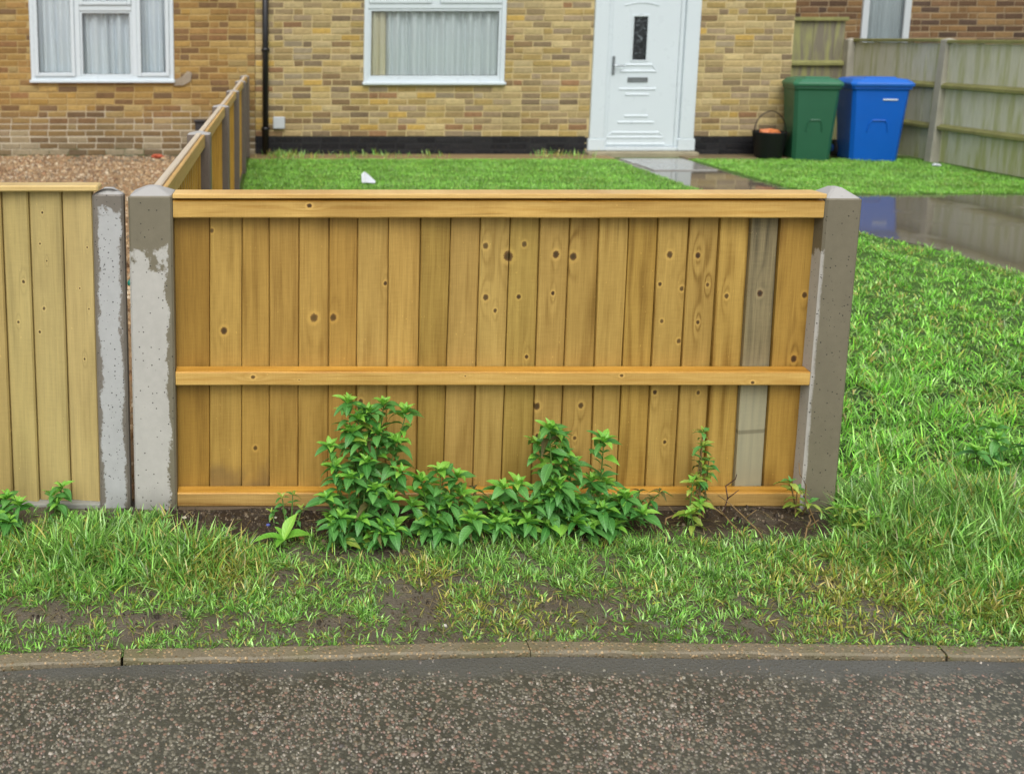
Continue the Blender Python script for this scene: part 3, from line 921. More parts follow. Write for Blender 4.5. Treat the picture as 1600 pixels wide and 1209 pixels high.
lay_bricks(lwall, LX0, LX1, 0.0, HZ1, HY + 0.004, [LW], BRN, (-1.4, 0.7, lambda x, z: z < 1.9 and x > -3.4), 6, cmod=brn_mod)
wm = MB()
x0, x1, z0, z1 = LW
frame_rect(wm, x0, x1, z0, z1, HY - 0.02, HY + 0.05, 0.05)
for mx_ in (-2.325, -1.655):
    wm.box(mx_ - .03, mx_ + .03, HY - 0.018, HY + 0.05, z0 + .049, z1 - .049, ch=.005)
wm.box(-2.296, -1.684, HY - 0.016, HY + 0.05, 1.70, 1.765, ch=.005)
lwin = wm.build('window', UPVC, lh)
for (a, b, c_, d_) in ((x0 + .051, -2.356, z0 + .051, z1 - .051), (-1.624, x1 - .051, z0 + .051, z1 - .051), (-2.294, -1.686, 1.767, z1 - .051)):
    s = MB(); frame_rect(s, a, b, c_, d_, HY - 0.036, HY + 0.02, 0.046); s.build('casement', UPVC, lwin)
    pane(lwin, a + .046, b - .046, c_ + .046, d_ - .046, HY + 0.0)
s = MB(); frame_rect(s, -2.294, -1.686, z0 + .051, 1.699, HY - 0.006, HY + 0.02, 0.026, ch=.004); s.build('glazing_bead', UPVC, lwin)
pane(lwin, -2.268, -1.712, z0 + .077, 1.673, HY + 0.008)
MB().box(x0 - .012, x1 + .012, HY - 0.06, HY + 0.04, 0.862, 0.896, ch=.006).build('sill', UPVC, lwin)
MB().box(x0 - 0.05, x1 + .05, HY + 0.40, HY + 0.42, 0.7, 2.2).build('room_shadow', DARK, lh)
curtain('net_curtain', -2.86, -1.98, 0.91, 2.08, HY + 0.085, srgb(232, 238, 244), 'bluish white net curtain in the left half of the three light window', 4, folds=9, depth=0.03)
curtain('net_curtain', -2.00, -1.22, 0.91, 2.08, HY + 0.085, srgb(230, 237, 244), 'bluish white net curtain in the right half of the three light window', 5, folds=8, depth=0.035)
REND = plain('grey_mortar_patch', srgb(150, 138, 120), 0.9, 0.2, var=0.3, scale=30, bump=0.6)
s = MB(); s.add([(-1.2, HY - .03, .83), (-1.09, HY - .03, .83), (-1.0, HY - .025, .88), (-.985, HY - .02, .98), (-1.04, HY - .015, 1.0), (-1.1, HY - .03, .93), (-1.19, HY - .035, .9),
                 (-1.2, HY + .01, .83), (-1.09, HY + .01, .83), (-1.0, HY + .01, .88), (-.985, HY + .01, .98), (-1.04, HY + .01, 1.0), (-1.1, HY + .01, .93), (-1.19, HY + .01, .9)],
                [(0, 1, 2, 3, 4, 5, 6)] + [(i, 7 + i, 7 + (i + 1) % 7, (i + 1) % 7) for i in range(7)])
s.build('mortar_patch', REND, lh)
s = MB(); s.box(-0.95, -0.84, HY - 0.05, HY + .001, 0.30, 0.40, ch=.008); s.box(-0.965, -0.825, HY - 0.075, HY + .002, 0.40, 0.425, ch=.006); s.build('wall_tap_hood', plain('dark_grey_plastic', srgb(60, 58, 60), 0.5, 0.4), lh)

# --- the house beyond the old fence
rh = thing('brick_house', (9.0, 12.95, 0), 'dark brown brick house with a narrow white window rising behind the old mossy fence', 'house')
RY = 12.95
RW = (7.80, 8.44, 0.95, 2.3)
w = MB(); wall_mesh(w, 6.25, 12.4, -0.1, 2.9, RY, 0.25, [RW]); rwall = w.build('wall', MORTAR_D, rh)
RBR = [srgb(112, 84, 56), srgb(98, 74, 54), srgb(128, 98, 62), srgb(84, 64, 50), srgb(74, 60, 52), srgb(140, 112, 74), srgb(120, 92, 66)]
lay_bricks(rwall, 6.25, 12.4, 0.0, 2.9, RY, [RW], RBR, (9.0, 1.6, lambda x, z: 1.2 < z < 2.0 and x < 10.6), 8, course=0.082, L=0.24)
s = MB(); frame_rect(s, *RW, RY - 0.03, RY + 0.05, 0.085); rwin = s.build('window', UPVC_OLD, rh)
pane(rwin, RW[0] + .085, RW[1] - .085, RW[2] + .085, RW[3] - .085, RY + 0.005)
MB().box(RW[0] - .03, RW[1] + .03, RY - .07, RY + .03, RW[2] - .04, RW[2] - .001, ch=.005).build('sill', UPVC_OLD, rwin)
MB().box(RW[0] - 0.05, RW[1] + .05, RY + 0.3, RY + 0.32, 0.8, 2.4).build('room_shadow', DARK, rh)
curtain('net_curtain', 7.86, 8.38, 0.98, 2.28, RY + 0.06, srgb(176, 184, 188), 'dull grey net curtain in the narrow window above the old fence', 9, folds=6, depth=0.02)


# ---------------------------------------------------------------- front fence (rail side towards the street)
GOLD = srgb(180, 138, 74); GOLD_D = srgb(132, 92, 38)
fence = thing('garden_fence', (0.63, FY, 0), 'low golden timber fence with three rails between two concrete posts', 'fence')
BS = 1.013
seam_t = [-0.288, -0.184, -0.092, -0.016, 0.068, 0.153, 0.234, 0.321, 0.411, 0.497, 0.58, 0.665, 0.748, 0.834, 0.915, 1.0, 1.083, 1.171, 1.256, 1.342, 1.427, 1.546]
seam_b = [-0.288, -0.193, -0.099, -0.017, 0.067, 0.155, 0.236, 0.326, 0.416, 0.494, 0.581, 0.665, 0.755, 0.837, 0.929, 1.006, 1.09, 1.174, 1.26, 1.348, 1.437, 1.546]
knots_px = [((0.596, 0.807), 5), ((0.662, 0.776), 8), ((0.601, 0.657), 5), ((0.63, 0.617), 2.5), ((0.707, 0.811), 4.5), ((0.696, 0.658), 4), ((0.798, 0.781), 6), ((0.846, 0.776), 6.5), ((0.794, 0.668), 3), ((0.111, 0.596), 7), ((0.166, 0.598), 6), ((-0.147, 0.558), 6), ((1.12, 0.781), 5.5), ((1.2, 0.779), 5), ((1.096, 0.696), 2.5), ((1.235, 0.692), 3), ((1.162, 0.681), 4), ((1.108, 0.587), 2.5), ((1.163, 0.526), 4), ((1.29, 0.66), 4), ((1.385, 0.668), 5.5), ((1.515, 0.662), 5), ((1.498, 0.473), 6), ((0.76, 0.332), 6), ((0.89, 0.332), 5), ((0.765, 0.241), 4), ((0.876, 0.233), 2.5), ((1.139, 0.221), 3.5), ((-0.058, 0.203), 4), ((0.248, 0.346), 4.5), ((1.10, 0.375), 4), ((1.228, 0.371), 3.5), ((-0.179, 0.851), 3.5), ((0.726, 0.479), 2), ((1.213, 0.583), 3), ((0.315, 0.696), 3)]
kn = [(x * BS, 1.39 + (z - 1.39) * BS, max(r, 3.4) / 800) for (x, z), r in knots_px]
MUD = srgb(104, 84, 58)
BYF = FY + 0.035                              # face of the boards
hues = [(r_ + 6, g_h + 9, b_h + 2) for r_, g_h, b_h in [(150, 112, 50), (172, 136, 72), (168, 130, 66), (166, 128, 66), (174, 136, 72), (168, 128, 64), (178, 142, 80), (180, 142, 78), (158, 126, 64), (168, 134, 76), (172, 140, 80), (162, 132, 70), (172, 138, 78), (166, 132, 72), (172, 138, 76), (168, 132, 66), (170, 136, 74), (166, 132, 72), (176, 140, 74), (130, 114, 88), (160, 122, 58)]]
for i in range(21):
    xt0, xt1, xb0, xb1 = seam_t[i] * BS, seam_t[i + 1] * BS, seam_b[i] * BS, seam_b[i + 1] * BS
    c = hues[i]
    grey = i == 19
    ks = [k for k in kn if min(xt0, xb0) - .004 < k[0] < max(xt1, xb1) + .004]
    lo = tuple(q * (0.62 if grey else (0.76, 0.71, 0.58)[j]) for j, q in enumerate(c))
    c = tuple(min(255, q * 1.03) for q in c)
    mat = wood('treated_board', srgb(*c), srgb(*lo), ks, seed=i * 7.3 + 1, rings=(0.75 if grey or i in (13, 15, 17, 18, 20) else 0.42), freq=(70 if grey else 30 + 9 * (i % 4)), tint=(0.16, MUD) if i in (1, 2, 19) else (0.09, MUD), rough=0.6 if grey else 0.52, lower=(0.40, srgb(172, 168, 140)) if grey else None)
    # feather edge: thick left edge lies over the thin edge of its neighbour
    gap = rnd.uniform(.0012, .0028) if i != 18 and i != 19 else 0.0062
    d0 = BYF + 0.0005 + rnd.uniform(0, .003)
    d1 = min(BYF + .0125, d0 + 0.009 + rnd.uniform(0, .002))
    z0_, z1_ = 0.035 + rnd.uniform(-.004, .004), 0.938
    n = 6
    V, F = [], []
    for k in range(n + 1):
        t = k / n
        xa = xb0 + (xt0 - xb0) * t + gap / 2 + rnd.gauss(0, .0005); xb = xb1 + (xt1 - xb1) * t - gap / 2 + rnd.gauss(0, .0005)
        zz = z0_ + (z1_ - z0_) * t
        bw = 0.0006 * math.sin(3.1 * t + i)
        xe = xb + (0.009 if i < 20 else 0)
        V += [(xa, d0 + .002 + bw, zz), (xa + .003, d0 + bw, zz), (xb - .001, d1 + bw, zz), (xb, BYF + .019, zz), (xe, BYF + .0195, zz), (xe, BYF + .025, zz), (xa + .013, BYF + .024, zz), (xa + .013, BYF + .018, zz), (xa, BYF + .018, zz)]
    for k in range(n):
        for j in range(9):
            F.append((k * 9 + j, k * 9 + (j + 1) % 9, (k + 1) * 9 + (j + 1) % 9, (k + 1) * 9 + j))
    F += [tuple(range(9))[::-1], tuple(n * 9 + j for j in range(9))]
    MB().add(V, F).build('board', mat, fence)

RK = [(0.096, 0.923, .008), (0.286, 0.944, .006), (0.79, 0.944, .0075), (1.162, 0.950, .007), (1.357, 0.946, .007)]
RK2 = [(-0.005, 0.452, .006), (0.423, 0.452, .0085), (0.902, 0.448, .008), (0.069, 0.413, .0025), (0.549, 0.424, .003), (1.0, 0.426, .006), (-0.064, 0.421, .007), (1.38, 0.405, .006)]
swap = lambda L_: [(z, x, r * 0.62) for x, z, r in L_]
RAILC, RAILD = srgb(204, 167, 94), srgb(166, 121, 48)
rail_mat = wood('sawn_rail', RAILC, RAILD, swap(RK), 61.0, along='x', across='z', rings=0.4, freq=60, blot=0.34, rough=0.46)
rail_mat2 = wood('sawn_rail_middle', RAILC, RAILD, swap(RK2), 63.0, along='x', across='z', rings=0.35, freq=60, blot=0.22, rough=0.46)
rail_mat3 = wood('sawn_rail_bottom', srgb(186, 152, 88), srgb(134, 98, 46), [], 67.0, along='x', across='z', rings=0.5, freq=60, blot=0.34, rough=0.5)
cap_mat = wood('sawn_capping', srgb(220, 184, 116), srgb(182, 134, 58), [], 71.0, along='x', across='z', rings=0.25, freq=50, blot=0.14, rough=0.42)
rail_top = wood('damp_rail_top', srgb(196, 148, 62), srgb(146, 98, 30), [], 75.0, along='x', across='y', rings=0.5, freq=60, blot=0.3, rough=0.4)
PX0, PX1 = -0.2875, 1.5445
def rail(name, z_bot, z_top, z_back, mat, parent, y=FY, x0=PX0, x1=PX1):
    """cant rail: vertical face and a sloping top running back to the boards"""
    V, F = [], []
    n = 24
    for k in range(n + 1):
        x = x0 + (x1 - x0) * k / n
        e = 0.0003 * math.sin(k * .7) + rnd.gauss(0, .0002)
        V += [(x, BYF + .001, z_bot), (x, y + .002 + e, z_bot + e), (x, y + e, z_bot + .003 + e), (x, y + e, z_top - .003 + e), (x, y + .003 + e, z_top + e), (x, BYF + .001, z_back)]
    for k in range(n):
        for j in range(6):
            F.append((k * 6 + j, k * 6 + (j + 1) % 6, (k + 1) * 6 + (j + 1) % 6, (k + 1) * 6 + j))
    F += [(0, 1, 2, 3, 4, 5), tuple(n * 6 + j for j in (5, 4, 3, 2, 1, 0))]
    F = [f[::-1] for f in F]
    o = MB().add(V, F).build(name, mat, parent)
    o.data.materials.append(rail_top)
    for pl in o.data.polygons:
        if pl.normal.z > 0.35: pl.material_index = 1
    return o
rail('rail', 0.888, 0.937, 0.944, rail_mat, fence)
rail('rail', 0.396, 0.4365, 0.441, rail_mat2, fence)
rail('rail', 0.024, 0.066, 0.070, rail_mat3, fence)
s = MB(); s.box(PX0, PX1, FY - 0.010, FY + 0.068, 0.9445, 0.958, ch=.002); s.build('capping', cap_mat, fence)
MB().box(PX0, PX1, FY + 0.004, FY + 0.055, -0.12, 0.0225, ch=.003).build('gravel_board', plain('muddy_concrete', srgb(112, 96, 76), 0.75, 0.3, var=0.35, scale=14, bump=0.6), fence)


def post(name, xa, xb, ya, yb, ztop, apex, mat, parent, lean=0.0):
    c = 0.006
    xm, ym = (xa + xb) / 2, (ya + yb) / 2
    ring = lambda z, e, dx=0.0: [(xa + c + e + dx, ya + e, z), (xb - c - e + dx, ya + e, z), (xb - e + dx, ya + c + e, z), (xb - e + dx, yb - c - e, z), (xb - c - e + dx, yb - e, z), (xa + c + e + dx, yb - e, z), (xa + e + dx, yb - c - e, z), (xa + e + dx, ya + c + e, z)]
    V, F = [], []
    zs = [-0.25, 0, 0.2, 0.4, 0.6, 0.8, ztop - .004]
    for z in zs: V += ring(z, rnd.uniform(0, .0008), lean * z)
    V += ring(ztop, 0.004, lean * ztop)
    V += ring(apex - 0.003, (xb - xa) * 0.36, lean * ztop)
    V += [(xm + lean * ztop, ym, apex)]
    nr = len(zs) + 2
    for k in range(nr - 1):
        for j in range(8):
            F.append((k * 8 + j, k * 8 + (j + 1) % 8, (k + 1) * 8 + (j + 1) % 8, (k + 1) * 8 + j))
    for j in range(8): F.append(((nr - 1) * 8 + j, (nr - 1) * 8 + (j + 1) % 8, nr * 8))
    o = MB().add(V, F).build(name, mat, parent)
    return o


PFY = FY - 0.006
p = post('post', -0.4135, -0.2885, PFY, PFY + 0.125, 0.951, 0.974, concrete_post('corner_post_concrete', -0.35, 0.80, -0.075, 0.040, seed=2.0, amp=0.028), fence)
p['label'] = 'corner concrete post, dry pale below and dark with damp at the top'
p = post('post', 1.5455, 1.648, PFY, PFY + 0.11, 0.944, 0.972, concrete_post('end_post_concrete', 1.5965, 0.80, -0.2, -0.0445, wet=(0.165, 0.146, 0.100), seed=5.0, amp=0.006, pits=0.5, ztop=0.944), fence)
p['label'] = 'dark damp end post peppered with small air holes'

# ---------------------------------------------------------------- pale fence on the left (board side out)
lf = thing('garden_fence', (-1.4, FY, 0), 'pale yellow boarded fence with thin capping left of the twin concrete posts', 'fence')
lseam = [-0.515, -0.604, -0.698, -0.775, -0.868, -0.955, -1.045, -1.13, -1.22, -1.31, -1.40, -1.49, -1.58, -1.67, -1.76, -1.85, -1.94, -2.03, -2.12, -2.21, -2.30, -2.39]
lk = [[(-0.535, .80, .004), (-.56, .68, .004), (-.535, .62, .004), (-.552, .47, .005)], [(-.66, .9, .005), (-.67, .81, .0045), (-.652, .76, .004), (-.665, .62, .007), (-.68, .55, .006)], [(-.72, .70, .007), (-.74, .58, .006)], [(-.80, .5, .006)]]
for i in range(len(lseam) - 1):
    xb, xa = lseam[i], lseam[i + 1]
    c = [(192, 170, 112), (186, 166, 108), (188, 168, 108), (182, 158, 98)][i % 4]
    ks = [(a, b, r * 0.5) for a, b, r in (lk[i] if i < 4 else [])]
    mat = wood('pale_board', srgb(*c), srgb(*[q * .8 for q in c]), ks, seed=200 + i * 5.1, rings=0.3, freq=26, blot=0.12, rough=0.55) if i < 6 else mat
    d0 = FY + 0.012
    # feather edge with a rounded thick edge on the right
    prof = [(xa + .001, d0 + .012), (xa + .004, d0 + .0095), (xb - .014, d0 + .001), (xb - .005, d0 - .0005), (xb - .001, d0 + .004), (xb - .001, d0 + .022), (xa + .001, d0 + .022)]
    MB().prism(prof, 0.036 + rnd.uniform(-.003, .003), 0.962, 'z').build('board', mat, lf)
s = MB(); s.box(-2.4, -0.495, FY - 0.012, FY + 0.05, 0.964, 0.982, ch=.004); s.build('capping', wood('pale_capping', srgb(216, 190, 128), srgb(186, 152, 90), [], 301.0, along='x', across='z', rings=0.25, blot=0.1), lf)
MB().box(-2.4, -0.5145, FY - 0.004, FY + 0.045, -0.12, 0.034, ch=.003).build('gravel_board', plain('pale_gravel_board', srgb(150, 150, 142), 0.8, 0.3, var=0.2, scale=12, bump=0.4), lf)
p = post('post', -0.5155, -0.4265, PFY + .002, PFY + 0.046, 0.955, 0.974, concrete_post('slim_post_concrete', -0.4685, 0.925, -0.033, 0.028, dry=(0.46, 0.465, 0.46), wet=(0.17, 0.15, 0.125), seed=9.0, amp=0.02, ztop=0.955), lf)
p['label'] = 'slim grey concrete post with damp streaked edges'

# green plastic tie in the gap of the posts
tag(MB().box(-0.4232, -0.4122, PFY + 0.02, PFY + 0.05, 0.688, 0.702, ch=.003).build('plastic_tie', plain('teal_plastic', srgb(30, 140, 120), 0.4, 0.5)), 'small teal plastic tie wedged in the gap between two posts', 'tie')

# ---------------------------------------------------------------- side fence between the gardens
sf = thing('garden_fence', (-0.36, 6.5, 0), 'golden side fence with concrete posts running back to the houses', 'fence')
posts_y = [4.50, 6.30, 8.10, 9.90, 11.26]
sb = [wood('side_board', srgb(204, 160, 66), srgb(156, 112, 36), [], 400 + k * 3.7, along='z', across='y', rings=0.5, freq=34, blot=0.15) for k in range(4)]
side_cap = wood('side_capping', srgb(214, 200, 178), srgb(184, 164, 134), [], 431.0, along='y', across='x', rings=0.2, blot=0.1)
side_rail = wood('side_rail', srgb(212, 172, 100), srgb(170, 128, 64), [], 433.0, along='y', across='z', rings=0.3, blot=0.1)
grey_dark = concrete_post('side_post_concrete', -0.35, 0.3, -0.5, -0.4, wet=(0.15, 0.125, 0.105), seed=12.0, ztop=0.944)
ys = [FY + 0.10] + posts_y
for b in range(5):
    ya, yb = ys[b] + (0.05 if b else 0.0), ys[b + 1] - 0.05
    n = max(3, round((yb - ya) / 0.088))
    for k in range(n):
        a, c_ = ya + (yb - ya) * k / n, ya + (yb - ya) * (k + 1) / n
        prof = [(-0.362, a + .0005), (-0.343 - .004, a + .0005), (-0.343, a + .002), (-0.348, c_ - .002), (-0.352, c_ - .0005), (-0.362, c_ - .0005)]
        V = [(x, y, 0.03) for x, y in prof] + [(x, y, 0.94) for x, y in prof]
        MB().prism(prof, 0.03, 0.936, 'z').build('board', sb[(k * 3 + b) % 4], sf)
    MB().box(-0.3425, -0.327, ya, yb, 0.884, 0.945, ch=.003).build('rail', side_rail, sf)
    MB().box(-0.368, -0.3435, ya, yb, 0.937, 0.952, ch=.003).build('capping', side_cap, sf)
    MB().box(-0.372, -0.335, ya, yb, -0.08, 0.029, ch=.003).build('gravel_board', plain('side_gravel_board', srgb(120, 108, 92), 0.8, 0.3, var=0.2) if b == 0 else bpy.data.materials['side_gravel_board'], sf)
for py in posts_y:
    post('post', -0.412, -0.302, py - 0.0495, py + 0.0495, 0.945, 0.958, grey_dark, sf)

# ---------------------------------------------------------------- old mossy fence on the right
def old_wood(name, base, seed):
    t = NT(name)
    p_ = t.sep(t.obj())
    n = t.noise(t.comb(t.math('MULTIPLY', p_[0], 9), t.math('MULTIPLY', p_[1], 9), t.math('MULTIPLY_ADD', p_[2], 1.2, seed)), 1, 4, 0.6)
    fine = t.noise(t.comb(t.math('MULTIPLY', p_[0], 160), t.math('MULTIPLY', p_[1], 160), t.math('MULTIPLY', p_[2], 7)), 1, 3)
    c = t.mix(fine, tuple(q * 0.68 for q in base), tuple(q * 1.25 for q in base))
    a = t.math('ADD', t.ss(n, 0.42, 0.66), t.math('MULTIPLY', t.ss(p_[2], 0.5, 0.0), 0.35))
    c = t.mix(t.math('MULTIPLY', a, 0.62, clamp=True), c, srgb(166, 170, 98))
    return t.done(t.bsdf(c, 0.75, 0.25, 0, t.bump(fine, 0.4, 0.003)))


of = thing('old_fence', (7.4, 9.0, 0), 'weathered grey green boarded fence with mossy rails beside the wheelie bins', 'fence')
om = [old_wood('mossy_grey_board', srgb(212, 211, 192), k * 3.0) for k in range(4)]
mossrail = plain('mossy_rail', srgb(140, 139, 90), 0.8, 0.2, var=0.4, scale=9, bump=0.4)
oldpost = plain('old_concrete', srgb(172, 168, 154), 0.8, 0.25, var=0.25, scale=7, bump=0.5)
oy = [12.45, 10.72, 8.95, 7.15, 5.35, 3.55]
OX = 7.42
for b in range(5):
    ya, yb = oy[b + 1] + .055, oy[b] - .055
    n = round((yb - ya) / 0.125)
    top = 1.335 - 0.012 * b
    for k in range(n):
        a, c_ = ya + (yb - ya) * k / n, ya + (yb - ya) * (k + 1) / n
        dx = rnd.uniform(0, .006)
        MB().box(OX + dx, OX + .018 + dx, a + .001, c_ - .001, 0.02, top + rnd.uniform(-.006, .004)).build('board', om[rnd.randrange(4)], of)
    for z in (0.40, 0.86):
        MB().prism([(OX - .001, z - .03), (OX - .05, z - .02), (OX - .05, z + .01), (OX - .001, z + .04)], ya, yb, 'y').build('rail', mossrail, of)
    MB().box(OX - .035, OX + .035, ya, yb, top + .006, top + .045, ch=.006).build('capping', mossrail, of)
for y in oy:
    post('post', OX - .085, OX + .03, y - .0545, y + .0545, 1.37, 1.385, oldpost, of, lean=0.04 if 10 < y < 11 else 0.0)
# taller panel closing the gap beside the house
bf = thing('back_fence_panel', (6.75, 12.5, 0), 'taller shaded grey fence panel closing the gap behind the green bin', 'fence')
shade = [old_wood('shaded_panel_board', srgb(124, 118, 102), 20 + k * 3.0) for k in range(3)]  # darker copy of the old boards: the panel's shadow put into its colour
for k in range(9):
    a = 6.13 + 0.134 * k
    MB().box(a, a + .132, 12.50 + .003 * (k % 2), 12.52, 0.02, 1.60).build('board', shade[k % 3], bf)
for z in (0.45, 1.06):
    MB().prism([(12.499, z - .03), (12.45, z - .02), (12.45, z + .015), (12.499, z + .04)], 6.12, 7.33, 'x').build('rail', mossrail, bf)
MB().box(6.1, 7.35, 12.45, 12.54, 1.603, 1.65, ch=.006).build('capping', mossrail, bf)


# ---------------------------------------------------------------- bins, tub, litter
def wheelie_bin(name, base, rz, size, matb, matl, label):
    """tapered body, rim, domed overhanging lid with hinge handle, two wheels"""
    W, D, H = size
    t = thing(name, base, label, 'bin', 'wheelie bins by the old fence')
    M = Matrix.Translation(base) @ Matrix.Rotation(rz, 4, 'Z')
    def loft(rows, closed=True):
        V, F = [], []
        for (w_, d0, d1, z, c) in rows:
            V += [(-w_ + c, d0, z), (w_ - c, d0, z), (w_, d0 + c, z), (w_, d1 - c, z), (w_ - c, d1, z), (-w_ + c, d1, z), (-w_, d1 - c, z), (-w_, d0 + c, z)]
        for k in range(len(rows) - 1):
            for j in range(8): F.append((k * 8 + j, k * 8 + (j + 1) % 8, (k + 1) * 8 + (j + 1) % 8, (k + 1) * 8 + j))
        F += [tuple(range(8))[::-1], tuple((len(rows) - 1) * 8 + j for j in range(8))]
        return V, F
    w0, d0 = W * 0.40, D * 0.36
    rows = [(w0 * .97, -d0, d0 * 1.0, 0.0, .03), (w0, -d0 * 1.01, d0 * 1.02, 0.03, .035), (W * .44, -D * .42, D * .43, H * .5, .035), (W * .47, -D * .46, D * .47, H * .84, .03), (W * .475, -D * .47, D * .475, H * .86, .03), (W * .5, -D * .5, D * .5, H * .87, .025), (W * .5, -D * .5, D * .5, H * .905, .025)]
    MB().add(*loft(rows), M).build('body', matb, t)
    # front recess rib
    s = MB()
    s.tube([(-W * .17, -D * .405, H * .36), (-W * .15, -D * .418, H * .46), (-W * .10, -D * .424, H * .495), (W * .10, -D * .424, H * .495), (W * .15, -D * .418, H * .46), (W * .17, -D * .405, H * .36)], 0.010, 6, M)
    s.build('front_rib', matb, t)
    lid = [(W * .52, -D * .54, D * .5, H * .906, .03), (W * .53, -D * .55, D * .5, H * .93, .04), (W * .52, -D * .54, D * .5, H * .945, .05), (W * .45, -D * .46, D * .44, H * .985, .06), (W * .30, -D * .28, D * .36, H * 1.0, .06)]
    l = MB().add(*loft(lid), M).build('lid', matl, t)
    s = MB(); s.prism([(-D * .47, H * .955), (-D * .30, H * 1.002), (-D * .30, H * 1.012), (-D * .49, H * .965)], -W * .26, W * .26, 'x', M); s.build('lid_ridge', matl, l)
    s = MB(); s.tube([(-W * .42, D * .52, H * .9), (-W * .42, D * .6, H * .93), (W * .42, D * .6, H * .93), (W * .42, D * .52, H * .9)], 0.014, 8, M); s.build('handle', matb, t)
    BL = bpy.data.materials.get('black_rubber') or plain('black_rubber', (0.015, 0.015, 0.016), 0.7, 0.3)
    for sx in (-1, 1):
        s = MB(); s.tube([(sx * W * .36, D * .42, 0.1), (sx * W * .46, D * .42, 0.1)], 0.1, 18, M)
        wh = s.build('wheel', BL, t)
        s = MB(); s.tube([(sx * W * .40, D * .42, 0.1), (sx * W * .47, D * .42, 0.1)], 0.045, 12, M); s.build('hub', matb, wh)
    return t, M


GRN = plain('green_bin_plastic', srgb(38, 92, 66), 0.42, 0.45, var=0.1, scale=5)
GRNL = plain('green_lid_plastic', srgb(52, 112, 82), 0.42, 0.45, var=0.1, scale=5)
BLU = plain('blue_bin_plastic', srgb(6, 92, 190), 0.38, 0.45, var=0.08, scale=5)
BLUL = plain('blue_lid_plastic', srgb(30, 104, 200), 0.38, 0.45, var=0.08, scale=5)
wheelie_bin('wheelie_bin', (6.16, 11.06, 0.0), R(-13), (0.49, 0.52, 0.945), GRN, GRNL, 'dark green wheelie bin against the house corner')
_, Mb = wheelie_bin('wheelie_bin', (6.84, 11.03, 0.0), R(-10), (0.62, 0.56, 0.945), BLU, BLUL, 'bright blue wheelie bin between the green bin and old fence')
s = MB(); s.box(0.02, 0.17, -0.262, -0.249, 0.695, 0.712, Mb, .003)
sticker = s.build('sticker', plain('white_sticker', srgb(214, 224, 232), 0.5, 0.3))
bb = [o for o in bpy.data.objects if o.get('label', '').startswith('bright blue wheelie')][0]
attach(sticker, bb)

TUBM = plain('black_flexible_tub', srgb(26, 26, 29), 0.5, 0.4, var=0.1)
tub = thing('garden_tub', (5.78, 11.05, 0), 'black garden tub with hoop handle standing beside the green bin', 'tub')
V, F = [], []
N = 20
prof = [(0.0, 0.0), (0.13, 0.0), (0.145, 0.02), (0.185, 0.30), (0.195, 0.315), (0.18, 0.31), (0.14, 0.04), (0.0, 0.03)]
for (r_, z) in prof:
    for k in range(N):
        a = 2 * math.pi * k / N
        V.append((5.74 + r_ * math.cos(a), 11.10 + r_ * math.sin(a), z))
for i in range(len(prof) - 1):
    for k in range(N): F.append((i * N + k, i * N + (k + 1) % N, (i + 1) * N + (k + 1) % N, (i + 1) * N + k))
MB().add(V, F).build('tub_body', TUBM, tub, True)
MB().tube([(5.74 + 0.185 * math.cos(a), 11.10, 0.30 + 0.25 * math.sin(a)) for a in [math.pi * k / 14 for k in range(15)]], 0.006, 6).build('handle', TUBM, tub, True)
V = [(5.74 + 0.13 * math.cos(a) * (1 if k % 2 else .8), 11.08 + .12 * math.sin(a), 0.30 + 0.03 * ((k * 7) % 3 - .6)) for k, a in enumerate([2 * math.pi * i / 10 for i in range(10)])] + [(5.72, 11.05, 0.355)]
V += [(x, y, z - .06) for x, y, z in V[:10]]
tag(MB().add(V, [(i, (i + 1) % 10, 10) for i in range(10)] + [(i, 11 + i, 11 + (i + 1) % 10, (i + 1) % 10) for i in range(10)]).build('orange_bag', plain('orange_plastic', srgb(198, 116, 66), 0.5, 0.4, var=0.2, scale=20)), 'crumpled orange bag showing over the rim of the black tub', 'bag')


def crumple(name, c, loc, size, label, cat, seed, flat=0.6):
    g_ = np.random.default_rng(seed)
    n, m = 7, 10
    V = []
    for i in range(n):
        for k in range(m):
            th, ph = math.pi * i / (n - 1), 2 * math.pi * k / m
            r_ = size * (0.75 + 0.5 * g_.random())
            V.append((loc[0] + r_ * math.sin(th) * math.cos(ph), loc[1] + r_ * .7 * math.sin(th) * math.sin(ph), loc[2] + r_ * flat * (1 + math.cos(th)) * .5))
    F = [(i * m + k, i * m + (k + 1) % m, (i + 1) * m + (k + 1) % m, (i + 1) * m + k) for i in range(n - 1) for k in range(m)]
    return tag(MB().add(V, F).build(name, c), label, cat)


PAPER = plain('white_paper', srgb(214, 218, 226), 0.7, 0.3, var=0.06)
V = [(0.885 + (x_ - 0.885) * .72, y_, 0.01 + z_ * .75) for x_, y_, z_ in [(0.80, 9.02, 0.02), (0.86, 8.98, 0.035), (0.97, 9.03, 0.015), (0.99, 9.08, 0.03), (0.90, 9.10, 0.11), (0.84, 9.09, 0.155), (0.80, 9.08, 0.12)]]
V += [(x_ + .002, y_ + .012, z_ - .004) for x_, y_, z_ in V]
tag(MB().add(V, [(0, 1, 5, 6), (1, 4, 5), (1, 2, 3, 4), (7, 13, 12, 8), (8, 12, 11), (8, 11, 10, 9)] + [(i, 7 + i, 7 + (i + 1) % 7, (i + 1) % 7) for i in range(7)]).build('litter', PAPER), 'folded white paper lying on the lawn behind the fence', 'litter')
crumple('litter', PAPER, (7.16, 10.3, 0.01), 0.05, 'small white scrap at the foot of the old fence', 'litter', 6, 0.6)
